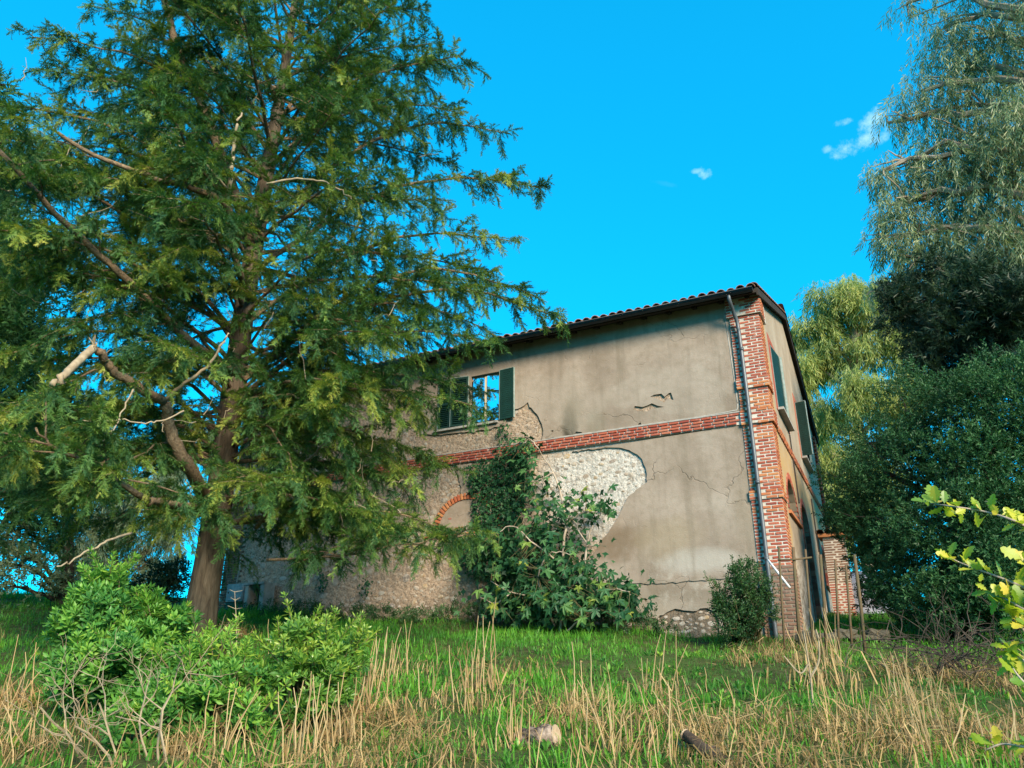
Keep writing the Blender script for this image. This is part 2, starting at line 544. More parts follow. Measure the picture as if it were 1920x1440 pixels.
class Shoots:
    """a crown as points that geometry nodes dress with shoot meshes; same scatter call as Geo"""

    def __init__(self, temps):
        self.temps, self.rows = temps, []

    def scatter(self, tv, tt, loc, X, Y, Z, scale, v, tvar=None):
        k = next(i for i, t in enumerate(self.temps) if t[0] is tv)
        n = len(loc)
        if n == 0: return self
        # euler XYZ of the frames
        m20, m21, m22, m10, m00 = X[:, 2], Y[:, 2], Z[:, 2], X[:, 1], X[:, 0]
        ey = np.arcsin(np.clip(-m20, -1, 1)); ex = np.arctan2(m21, m22); ez = np.arctan2(m10, m00)
        self.rows.append((np.asarray(loc), np.stack([ex, ey, ez], 1), np.broadcast_to(scale, (n,)), np.clip(np.broadcast_to(v, (n,)), 0, 1), np.full(n, k)))
        return self

    def build(self, name, mat, parent):
        loc, rot, sc, v, idx = (np.concatenate([r[i] for r in self.rows]) for i in range(5))
        me = bpy.data.meshes.new(name)
        me.vertices.add(len(loc)); me.vertices.foreach_set('co', (loc - np.array(parent.location)).astype(np.float32).ravel())
        for nm, ty, key, dat in (('rot', 'FLOAT_VECTOR', 'vector', rot), ('sc', 'FLOAT', 'value', sc), ('v', 'FLOAT', 'value', v), ('idx', 'INT', 'value', idx)):
            at = me.attributes.new(nm, ty, 'POINT')
            at.data.foreach_set(key, np.ascontiguousarray(dat, dtype=np.int32 if ty == 'INT' else np.float32).ravel())
        me.materials.append(mat)
        o = link(name, me, parent); o['kind'] = 'stuff'
        ng = bpy.data.node_groups.new('shoots', 'GeometryNodeTree')
        ng.interface.new_socket('Geometry', in_out='INPUT', socket_type='NodeSocketGeometry')
        ng.interface.new_socket('Geometry', in_out='OUTPUT', socket_type='NodeSocketGeometry')
        gi, go = ng.nodes.new('NodeGroupInput'), ng.nodes.new('NodeGroupOutput')
        join = ng.nodes.new('GeometryNodeJoinGeometry')

        def named(nm, ty):
            q = ng.nodes.new('GeometryNodeInputNamedAttribute'); q.data_type = ty; q.inputs[0].default_value = nm
            return next(s for s in q.outputs if s.enabled)
        ro, sc_, ix = named('rot', 'FLOAT_VECTOR'), named('sc', 'FLOAT'), named('idx', 'INT')
        for k, (tv, tt, ta) in enumerate(self.temps):
            g = Geo().add(tv, tt, 0.0); tm = g.mesh('shoot', mat)
            at = tm.attributes.new('tv', 'FLOAT', 'POINT'); at.data.foreach_set('value', np.asarray(ta, np.float32))
            tm.attributes.remove(tm.attributes['v'])
            src = bpy.data.objects.new('shoot', tm)
            oi = ng.nodes.new('GeometryNodeObjectInfo'); oi.inputs[0].default_value = src
            cmp_ = ng.nodes.new('FunctionNodeCompare'); cmp_.data_type = 'INT'; cmp_.operation = 'EQUAL'
            ins = [s for s in cmp_.inputs if s.enabled]
            ng.links.new(ix, ins[0]); ins[1].default_value = k
            iop = ng.nodes.new('GeometryNodeInstanceOnPoints')
            ng.links.new(gi.outputs[0], iop.inputs['Points']); ng.links.new(cmp_.outputs[0], iop.inputs['Selection'])
            ng.links.new(oi.outputs['Geometry'], iop.inputs['Instance'])
            ng.links.new(ro, iop.inputs['Rotation']); ng.links.new(sc_, iop.inputs['Scale'])
            ng.links.new(iop.outputs[0], join.inputs[0])
        ng.links.new(join.outputs[0], go.inputs[0])
        md = o.modifiers.new('shoots', 'NODES'); md.node_group = ng
        return o


def link(name, data, parent=None, loc=None):
    o = bpy.data.objects.new(name, data)
    COL.objects.link(o)
    if parent is not None: o.parent = parent
    if loc is not None: o.location = loc
    return o


def tag(o, label=None, cat=None, group=None, kind=None):
    if label: o['label'] = label
    if cat: o['category'] = cat
    if group: o['group'] = group
    if kind: o['kind'] = kind
    return o


def thing(name, label, cat, loc=(0, 0, 0), group=None):
    o = bpy.data.objects.new(name, None)
    o.empty_display_size = .2
    COL.objects.link(o)
    o.location = tuple(float(q) for q in loc)
    return tag(o, label, cat, group)


def part(name, geo, mat, parent, smooth=False, world=True, kind=None):
    off = np.array(parent.location) if (world and parent is not None) else None
    o = link(name, geo.mesh(name, mat, smooth, off), parent)
    if kind: o['kind'] = kind
    return o


def solo(name, geo, mat, label, cat, loc, smooth=False, group=None, kind=None):
    o = link(name, geo.mesh(name, mat, smooth, np.asarray(loc, float)), None, tuple(float(q) for q in loc))
    return tag(o, label, cat, group, kind)


def norm(a):
    a = np.asarray(a, float)
    return a / (np.linalg.norm(a, axis=-1, keepdims=True) + 1e-12)


def frames(d, up):
    """orthonormal frames: X along d, Z near up"""
    d = norm(d); up = np.broadcast_to(up, d.shape)
    y = norm(np.cross(up, d)); z = np.cross(d, y)
    return d, y, z


def rdirs(k):
    return norm(rng.normal(size=(k, 3)))


def spline(pts, n):
    pts = np.asarray(pts, float)
    if len(pts) == 2: return pts[0] + (pts[1] - pts[0]) * np.linspace(0, 1, n)[:, None]
    P_ = np.vstack([2 * pts[0] - pts[1], pts, 2 * pts[-1] - pts[-2]])
    out = []
    for t in np.linspace(0, len(pts) - 1 - 1e-6, n):
        i = int(t); f = t - i
        a, b, c, d = P_[i:i + 4]
        out.append(.5 * (2 * b + (c - a) * f + (2 * a - 5 * b + 4 * c - d) * f ** 2 + (3 * b - a - 3 * c + d) * f ** 3))
    return np.array(out)


def inpoly(p, poly):
    x, y = p; r = False
    j = len(poly) - 1
    for i in range(len(poly)):
        xi, yi = poly[i]; xj, yj = poly[j]
        if (yi > y) != (yj > y) and x < (xj - xi) * (y - yi) / (yj - yi) + xi: r = not r
        j = i
    return r


def rough_poly(poly, step=.09, amp=.025):
    """subdivide a polygon and jitter the new points: a broken plaster edge"""
    out = []
    for i in range(len(poly)):
        a = np.array(poly[i]); b = np.array(poly[(i + 1) % len(poly)])
        L = np.linalg.norm(b - a); n = max(1, int(L / step))
        for k in range(n):
            q = a + (b - a) * k / n
            if k: q = q + rng.normal(size=2) * amp
            out.append(tuple(q))
    return out


def sheet(name, outer, holes, y0, y1, mat, parent, axis='f'):
    """slab in the wall plane with holes, from depth y0 (back) to y1 (front)"""
    vs, es = [], []
    for poly in [outer] + holes:
        o = len(vs); vs += [Vector(q) for q in poly]
        es += [(o + i, o + (i + 1) % len(poly)) for i in range(len(poly))]
    V, E_, Fc, *_ = delaunay_2d_cdt(vs, es, [], 0, 1e-5)
    keep = []
    for f in Fc:
        c = sum((V[i] for i in f), Vector((0, 0))) / len(f)
        if inpoly(c, outer) and not any(inpoly(c, h) for h in holes): keep.append(list(f))
    cnt = {}
    for f in keep:
        for i in range(len(f)):
            e = (f[i], f[(i + 1) % len(f)]); cnt[tuple(sorted(e))] = cnt.get(tuple(sorted(e)), 0) + 1
    def p3(q, y): return (q[0], y, q[1]) if axis == 'f' else (-y, -q[0], q[1])
    n = len(V)
    verts = [p3(q, y1) for q in V] + [p3(q, y0) for q in V]
    faces = []
    for f in keep:
        faces.append(f); faces.append([i + n for i in reversed(f)])
        for i in range(len(f)):
            a, b = f[i], f[(i + 1) % len(f)]
            if cnt[tuple(sorted((a, b)))] == 1: faces.append([a, a + n, b + n, b])
    me = bpy.data.meshes.new(name)
    me.from_pydata(verts, [], faces)
    bm = bmesh.new(); bm.from_mesh(me); bmesh.ops.recalc_face_normals(bm, faces=bm.faces); bm.to_mesh(me); bm.free()
    me.shade_flat()
    me.materials.append(mat)
    return link(name, me, parent)

# ------------------------------------------------------------------ ground
def make_soil():
    m = NT('grassy_soil')
    n1 = m.noise(.5, 6, .6); n2 = m.noise(6, 6, .65); n3 = m.noise(40, 4)
    col = m.ramp(n2, [(.3, (.045, .040, .020)), (.5, (.055, .070, .022)), (.7, (.10, .085, .045))])
    col = m.mix(m.rng(n1, .45, .65, 0, .6), col, (.05, .095, .02))
    m.principled(col, .95, .1, m.bump(m.math('ADD', n2, m.math('MULTIPLY', n3, .4)), .8, .06))
    return m.m


M['soil'] = make_soil()


def build_ground():
    def axis(lo, hi, fine_lo, fine_hi, step, k=22):
        a = np.arange(fine_lo, fine_hi + 1e-6, step)
        l = fine_lo - np.geomspace(step, fine_lo - lo, k)[::-1]
        h = fine_hi + np.geomspace(step, hi - fine_hi, k)
        return np.concatenate([l, a, h])
    xs = axis(-900, 900, -14, 14, .35); ys = axis(-300, 1500, -4, 30, .35)
    X, Y = np.meshgrid(xs, ys)
    Z = ground(X, Y)
    fine = (np.abs(X) < 16) & (Y > 0) & (Y < 30)
    Z = Z + np.where(fine, rng.normal(size=Z.shape) * .018, 0)
    V = np.stack([X, Y, Z], -1).reshape(-1, 3)
    nx, ny = len(xs), len(ys)
    i = (np.arange(ny - 1)[:, None] * nx + np.arange(nx - 1)[None]).ravel()
    T = np.concatenate([np.stack([i, i + 1, i + nx + 1], 1), np.stack([i, i + nx + 1, i + nx], 1)])
    g = Geo().add(V, T)
    o = link('ground', g.mesh('ground', M['soil'], True))
    tag(o, kind='structure')


build_ground()

# ------------------------------------------------------------------ house
house = thing('farmhouse', 'abandoned two storey beige plaster farmhouse with red brick corner pilaster', 'house', (C[0], C[1], 0))
house.rotation_euler = (0, 0, math.atan2(DF[1], DF[0]))
PL = -.025            # plaster face, behind the pilaster face
W, S = 13.2, 10.2    # length of the front, depth of the gable
UV = lambda px, py: FUV(px, py, PL)


def hp(name, geo, mat, parent=None, smooth=False, kind=None, label=None):
    o = part(name, geo, mat, parent or house, smooth, False, kind)
    if label: o['label'] = label
    return o


WIN = (5.62, 6.34, 4.58, 5.74)
rect = lambda a, b, c, d: [(a, c), (b, c), (b, d), (a, d)]


def arch_poly(s0, s1, z0, zs, n=12):
    r = (s1 - s0) / 2; c = (s0 + s1) / 2
    return [(s0, z0), (s1, z0)] + [(c + r * math.cos(a), zs + r * math.sin(a)) for a in np.linspace(0, math.pi, n)]


def build_walls():
    # rubble core of the front, open at the windows
    sheet('wall', rect(.03, W, -.9, 6.36), [rect(*WIN)], -.5, -.063, M['rubble'], house)
    up = [(.50, 6.34), (8.3, 6.34), (8.0, 5.7), (7.75, 5.1), (7.62, 4.55), (7.1, 4.46), (6.5, 4.44), (5.9, 4.42), (5.5, 4.46)]
    up += [UV(*q) for q in ((957, 769), (972, 766), (982, 761), (990, 754), (1000, 770), (1010, 782), (1016, 795), (1018, 815), (1012, 836))]
    up += [(4.62, 3.99), (.50, 3.99)]
    chips = [[(1187, 768), (1190, 761), (1205, 763), (1214, 760), (1222, 756), (1234, 761), (1246, 763), (1224, 766), (1214, 771), (1200, 771)],
             [(1219, 744), (1226, 740), (1240, 738), (1246, 744), (1254, 737), (1258, 736), (1263, 750), (1252, 748), (1245, 755), (1232, 747)],
             [(1074, 817), (1080, 809), (1090, 810), (1094, 814), (1085, 819)], [(1196, 795), (1201, 792), (1203, 797), (1198, 799)],
             [(1032, 808), (1038, 806), (1037, 810)], [(1034, 820), (1039, 819), (1037, 823)]]
    holes = [[UV(*q) for q in c] for c in chips]
    up_r = []
    k = len(up)
    for i, q in enumerate(up):
        up_r.append(q)
        if 1 <= i <= k - 4:
            a = np.array(q); b = np.array(up[i + 1]); n = int(np.linalg.norm(b - a) / .08)
            up_r += [tuple(a + (b - a) * t / n + rng.normal(size=2) * .018) for t in range(1, n)]
    sheet('plaster', up_r, [rect(*WIN)] + holes, -.085, PL, M['plaster'], house)
    lo = [(.50, 3.74), UV(1072, 847)]
    lo += [UV(*q) for q in ((1090, 844), (1110, 843), (1140, 839), (1158, 839), (1172, 842), (1190, 850), (1204, 861), (1210, 876), (1213, 890), (1213, 904), (1200, 914), (1188, 924),
                            (1176, 933), (1168, 948), (1162, 962), (1152, 980), (1144, 992), (1132, 1008), (1118, 1030), (1095, 1060), (1080, 1100), (1110, 1140), (1185, 1162),
                            (1205, 1158), (1232, 1160), (1250, 1148), (1275, 1143), (1300, 1146), (1325, 1140), (1340, 1146), (1350, 1170), (1352, 1200))]
    lo += [(1.25, -.8), (.50, -.8)]
    lo_r = []
    for i, q in enumerate(lo):
        lo_r.append(q)
        if 1 <= i < len(lo) - 3:
            a = np.array(q); b = np.array(lo[i + 1]); n = max(1, int(np.linalg.norm(b - a) / .06))
            lo_r += [tuple(a + (b - a) * t / n + rng.normal(size=2) * .012) for t in range(1, n)]
    sheet('plaster', lo_r, [], -.085, PL, M['plaster'], house)
    strip = rough_poly([UV(*q) for q in ((856, 872), (884, 868), (882, 926), (866, 930))], .06, .015)
    sheet('plaster', strip, [], -.085, PL - .005, M['plaster'], house)
    lip = [UV(*q) for q in ((1120, 1092), (1180, 1087), (1240, 1088), (1300, 1082), (1350, 1078), (1412, 1068), (1412, 1074), (1350, 1086), (1300, 1090), (1240, 1094), (1180, 1095), (1120, 1098))]
    sheet('plaster_lip', rough_poly(lip, .07, .010), [], -.07, PL + .022, M['plaster'], house)
    # other walls close the block
    hp('wall', Geo().box((W - .2, -S / 2, 2.7), (.4, S - .6, 7.2)), M['rubble'])
    hp('wall', Geo().box((W / 2, -S + .2, 2.7), (W - .9, .4, 7.2)), M['gable'])
    # gable: plaster with openings
    gh = [rect(1.45, 2.95, 4.45, 5.85), rect(5.35, 6.75, 4.45, 5.85), arch_poly(1.05, 2.5, 2.28, 2.3), arch_poly(3.15, 4.4, .3, 2.3), arch_poly(7.0, 8.1, 1.55, 1.95)]
    sheet('gable_wall', [(.3, -.9), (S, -.9), (S, 6.30), (S / 2, 8.06), (.0, 6.30), (0, 5.9), (.3, 5.9)], gh, -.45, PL, M['gable'], house, 'g')
    for a, b, c, d in ((1.4, 3.0, 4.4, 5.9), (5.3, 6.8, 4.4, 5.9), (1.0, 2.6, 2.2, 3.1), (6.9, 8.2, 1.5, 2.6)):
        hp('dark_backing', Geo().box((.28, -(a + b) / 2, (c + d) / 2), (.03, b - a, d - c)), M['dark'])  # black sheets painting the darkness inside the openings
    hp('door', Geo().box((.22, -3.78, 1.6), (.05, 1.3, 2.8)), M['wood_dark'])


build_walls()


def brick_mesh(name, l, w, h, mat):
    bm = bmesh.new()
    bmesh.ops.create_cube(bm, size=1)
    for v in bm.verts:
        v.co = Vector((v.co.x * l, v.co.y * w, v.co.z * h)) + Vector((random.uniform(-.003, .003), random.uniform(-.002, .002), random.uniform(-.003, .003)))
    bmesh.ops.bevel(bm, geom=list(bm.edges), offset=.005, segments=1, affect='EDGES')
    bmesh.ops.triangulate(bm, faces=bm.faces)
    me = bpy.data.meshes.new(name); bm.to_mesh(me); bm.free()
    me.materials.append(mat)
    return me


CH = .0585    # course height
BL, BH, BW = .200, .094, .043


def brick_arr(me):
    V = np.empty(len(me.vertices) * 3, np.float32); me.vertices.foreach_get('co', V)
    T = np.empty(len(me.loops), np.int32); me.loops.foreach_get('vertex_index', T)
    return V.reshape(-1, 3).astype(float), T.reshape(-1, 3)


BM = {k: {'s': [brick_mesh('brick', BL - .016, BH - .010, BW, M[k]) for _ in range(3)], 'h': [brick_mesh('brick', BH - .014, BH - .010, BW, M[k]) for _ in range(3)]}
      for k in ('brick', 'brick_orange', 'brick_old')}
BARR = {k: [brick_arr(m) for m in BM['brick'][k]] for k in 'sh'}
XA, YA, ZA = np.array([[1., 0, 0]]), np.array([[0, 1., 0]]), np.array([[0, 0, 1.]])


def put_brick(parent, mk, kind, x, y, z, rz=0.0):
    o = link('brick', random.choice(BM[mk][kind]), parent, (x, y + random.uniform(-.005, .004), z + random.uniform(-.002, .002)))
    o.rotation_euler = (0, random.uniform(-.008, .008), rz + random.uniform(-.012, .012))
    return o


def add_brick(g, kind, x, y, z, rz=0.0):
    tv, tt = random.choice(BARR[kind])
    c, s = math.cos(rz), math.sin(rz)
    g.scatter(tv, tt, [[x, y, z]], np.array([[c, s, 0]]), np.array([[-s, c, 0]]), ZA, 1.0, random.random())


ZONES = [(-.5, 1.13, .03, .56), (1.13, 2.30, 0, .545), (2.30, 2.46, .03, .56), (2.46, 3.72, 0, .54), (3.72, 3.98, .045, .555), (3.98, 4.42, 0.005, .54), (4.42, 4.62, .045, .56), (4.62, 5.92, .015, .55), (5.92, 6.30, .065, .60)]


def build_pilaster():
    pil = hp('corner_pilaster', Geo().box((.28, -.28, 3.0), (.50, .50, 7.0)), M['mortar'], label='red brick corner pilaster with wide white joints')
    core, core_old = Geo(), Geo()
    side, side_old, front_rest = Geo(), Geo(), Geo()
    for z0, z1, d, w in ZONES:
        q = d - .009
        g = core_old if z1 < 1.2 else core
        # L-shaped core: front leaf and gable leaf
        g.box(((w - q) / 2, (q - .2) / 2, (z0 + z1) / 2), (w + q - .006, q + .2, z1 - z0 - .004))
        g.box(((-q + .2) / 2, -(w + .2) / 2 + .002, (z0 + z1) / 2), (q + .2, w - .2, z1 - z0 - .006))
    z = -.45; k = 0
    while z < 6.24:
        zc = z + CH / 2
        for z0, z1, d, w in ZONES:
            if z0 <= zc < z1: break
        old = zc < 1.12
        orange = (3.35 < zc < 4.5 and random.random() < .6) or (1.9 < zc < 2.9 and random.random() < .5)
        mk = 'brick_old' if old else ('brick_orange' if orange else 'brick')
        row = ['s', 's', 'h'] if k % 2 == 0 else ['h', 's', 's']
        x = -d
        for j, kind in enumerate(row):
            l = BL if kind == 's' else BH
            if j == 2: x = max(x, w - l)
            if zc > 1.13: put_brick(pil, mk, kind, x + l / 2, d - (BH - .012) / 2, zc)
            else: add_brick(side_old, kind, x + l / 2, d - (BH - .012) / 2 + random.uniform(-.004, .004), zc)
            x += l + .004
        y0 = d - (BH if k % 2 == 0 else BL) - .01 if False else d - BH - .006
        srow = ['s', 's'] if k % 2 == 0 else ['h', 's', 'h']
        y = y0
        for kind in srow:
            l = BL if kind == 's' else BH
            add_brick(side_old if old else side, kind, -d + (BH - .012) / 2, y - l / 2, zc, math.pi / 2)
            y -= l + .006
        z += CH; k += 1
    hp('pilaster_core', core, M['mortar'], pil)
    hp('pilaster_core', core_old, M['mortar_old'], pil)
    hp('side_brickwork', side, M['brick_orange'], pil, kind='stuff')
    hp('side_brickwork', side_old, M['brick_old'], pil, kind='stuff')
    pil.data = Geo().box((.28, -.28, 2.8), (.46, .46, 6.9)).mesh('corner_pilaster', M['mortar'])


build_pilaster()


def build_band():
    # string course: three courses of brick, cement weathering on top
    d = .0
    g = Geo(); g.box((W / 2 + .27, d - .05, 3.855), (W - .56, .09, .236))
    band = hp('string_course', g, M['mortar'], label='brick string course between the storeys')
    cap = Geo(); cap.box((W / 2 + .28, d - .035, 3.985), (W - .56, .10, .020))
    hp('cement_capping', cap, M['cement'], band)
    rest = Geo(); n = 0
    for c in range(4):
        z = 3.768 + c * .0585
        u = .57 + (0 if c % 2 else .06)
        while u < W - .7:
            kind = 's' if random.random() < .8 else 'h'
            l = BL if kind == 's' else BH
            if False:
                put_brick(band, 'brick_orange' if random.random() < .35 else 'brick', kind, u + l / 2, .012 - (BH - .012) / 2 + .01, z); n += 1
            else:
                add_brick(rest, kind, u + l / 2, .012 - (BH - .012) / 2 + .01 + random.uniform(-.004, .004), z)
            u += l + .008
    hp('brickwork', rest, M['brick'], band, kind='stuff')
    # gable string course
    gb = Geo()
    for c in range(3):
        y = -.58 - (.1 if c % 2 else 0)
        while y > -S + .2:
            add_brick(gb, 's', .035 + random.uniform(-.004, .004), y - BL / 2, 3.77 + c * CH, math.pi / 2); y -= BL + .008
    gc = hp('gable_string_course', Geo().box((.045, -S / 2 - .25, 3.83), (.07, S - .7, .16)), M['mortar'])
    hp('brickwork', gb, M['brick_orange'], gc, kind='stuff')
    # left quoin
    q = Geo(); z = -.3; k = 0
    while z < 6.22:
        u = W - .62 + (.12 if k % 2 else 0)
        while u < W - .05:
            kind = 's' if random.random() < .6 else 'h'; l = BL if kind == 's' else BH
            if u + l > W + .08: break
            add_brick(q, kind, u + l / 2, -.08, z); u += l + .01
        z += CH; k += 1
    hp('quoin_brickwork', q, M['brick_old'], kind='stuff')


build_band()


def stone_mesh(name):
    n = 7
    V = []
    for r, h in ((1.0, -.2), (.78, .45)):
        for i in range(n):
            a = 2 * math.pi * (i + random.uniform(-.25, .25)) / n
            k = r * random.uniform(.82, 1.12)
            V.append((k * math.cos(a), h + random.uniform(-.08, .08), k * math.sin(a)))
    V.append((random.uniform(-.2, .2), .62, random.uniform(-.2, .2)))
    T = []
    for i in range(n):
        j = (i + 1) % n
        T += [(i, n + i, n + j), (i, n + j, j), (n + i, 2 * n, n + j)]
    return np.array(V), np.array(T)


STONE = [stone_mesh('s') for _ in range(7)]


def build_stones():
    meshes = []
    for V, T in STONE:
        g = Geo().add(V, T, 0.0); meshes.append(g.mesh('stone', M['stone']))
    regs = [  # (px polygon, target count, rmin, rmax, single objects)
        ([(958, 772), (990, 758), (1014, 792), (1016, 815), (1008, 836), (880, 856), (745, 872), (650, 888), (700, 760), (825, 820), (933, 797)], 150, .03, .11, 110),
        ([(1000, 858), (1085, 848), (1140, 842), (1172, 846), (1205, 866), (1210, 900), (1172, 930), (1150, 980), (1120, 1024), (1090, 1056), (1010, 1040), (990, 940)], 170, .022, .10, 130),
        ([(1215, 1163), (1240, 1156), (1330, 1144), (1345, 1170), (1346, 1194), (1215, 1194)], 40, .035, .075, 40),
        ([(745, 898), (855, 880), (862, 935), (806, 985), (860, 1010), (1080, 1060), (1090, 1140), (1180, 1165), (1190, 1190), (440, 1190), (440, 1040), (700, 1010)], 900, .022, .13, 30)]
    for poly_px, target, r0, r1, single in regs:
        poly = [UV(*q) for q in poly_px]
        us = [p[0] for p in poly]; zs = [p[1] for p in poly]
        pts = []
        tries = 0
        cell = {}
        while len(pts) < target and tries < target * 14:
            tries += 1
            u, z = random.uniform(min(us), max(us)), random.uniform(min(zs), max(zs))
            if not inpoly((u, z), poly): continue
            f = 1 - len(pts) / target
            r = r0 + (r1 - r0) * f ** 2.2 * random.uniform(.5, 1.0)
            key = (int(u / .2), int(z / .2))
            ok = True
            for a in (-1, 0, 1):
                for b in (-1, 0, 1):
                    for (u2, z2, r2) in cell.get((key[0] + a, key[1] + b), ()):
                        if (u - u2) ** 2 + ((z - z2) * 1.3) ** 2 < ((r + r2) * .88) ** 2: ok = False
            if not ok: continue
            pts.append((u, z, r)); cell.setdefault(key, []).append((u, z, r))
        pts.sort(key=lambda q: -q[2])
        rest = Geo()
        for i, (u, z, r) in enumerate(pts):
            a = random.uniform(-.4, .4)
            if random.random() < .3: a += math.pi
            sx, sy, sz = r * random.uniform(.95, 1.5), random.uniform(.018, .038), r * random.uniform(.55, 1.0)
            if i < single:
                o = link('stone', random.choice(meshes), house, (u, -.072, z))
                o.scale = (sx, sy, sz); o.rotation_euler = (0, a, 0)
            else:
                V, T = random.choice(STONE)
                c, s = math.cos(a), math.sin(a)
                q = V * np.array([sx, sy, sz])
                q = np.stack([q[:, 0] * c + q[:, 2] * s, q[:, 1], -q[:, 0] * s + q[:, 2] * c], 1)
                rest.add(q + [u, -.072, z], T, random.random())
        if rest.n: hp('rubble_stones', rest, M['stone'], kind='stuff')


build_stones()


def build_lunette():
    uc, zs, r0, r1 = 6.40, 2.24, .69, .83
    lun = hp('blind_arch', Geo().add(*arch_fill(uc, zs, r0 + .02, -.055)), M['plaster'], label='blind brick lunette half hidden by ivy')
    for i in range(30):
        a = math.pi * (i + .5) / 30
        rm = (r0 + r1) / 2
        o = link('brick', random.choice(BM['brick_orange']['h']), lun, (uc + rm * math.cos(a), -.065, zs + rm * math.sin(a)))
        o.scale = (1.7, 1, 1.25); o.rotation_euler = (0, -a, 0)
    for k in range(9):
        put_brick(lun, 'brick_orange', 's', uc - r1 + .10 + k * .206, -.055, zs - .045)
    for k, (px, py) in enumerate(((842, 972), (846, 958), (838, 985), (850, 980), (855, 990), (865, 988), (874, 985), (880, 978))):
        u, z = UV(px, py); put_brick(lun, 'brick', 'h', u, -.095, z)


def arch_fill(uc, zs, r, y):
    V = [(uc, y, zs - .06)]; T = []
    arc = [(uc + r, y, zs - .06)] + [(uc + r * math.cos(a), y, zs + r * math.sin(a)) for a in np.linspace(0, math.pi, 20)] + [(uc - r, y, zs - .06)]
    V += arc
    for i in range(1, len(arc)): T.append((0, i, i + 1))
    return V, T


build_lunette()


def shutter(parent, loc, w, h, rz, label=None):
    """louvred leaf: frame of stiles and rails, slats between"""
    g = Geo()
    t = .038; s = .045
    g.box((s / 2, 0, h / 2), (s, t, h)); g.box((w - s / 2, 0, h / 2), (s, t, h))
    for z in (s / 2, h / 2, h - s / 2): g.box((w / 2, 0, z), (w - 2 * s, t - .004, s))
    o = hp('shutter', g, M['green_paint'], parent)
    o.location = loc; o.rotation_euler = (0, 0, rz)
    if label: o['label'] = label
    sl = Geo(); n = int(h / .05)
    rot = Matrix.Rotation(R(35), 3, 'X')
    for i in range(n):
        z = s + (h - 2 * s) * (i + .5) / n
        sl.box((w / 2, 0, z), (w - 2 * s, .042, .009), .5, np.array(rot))
    sl.box((w / 2, -.012, h / 2), (w - 2 * s, .006, h - 2 * s))
    hp('louvre', sl, M['green_paint'], o)
    e = Geo(); e.box((-.004, 0, h / 2), (.010, t + .006, h)); e.box((w + .004, 0, h / 2), (.010, t + .006, h)); e.box((w / 2, 0, h + .004), (w, t + .006, .010))  # added pale strips imitating a bright halo along the leaf edges
    hp('halo_edge', e, M['green_edge'], o)
    return o


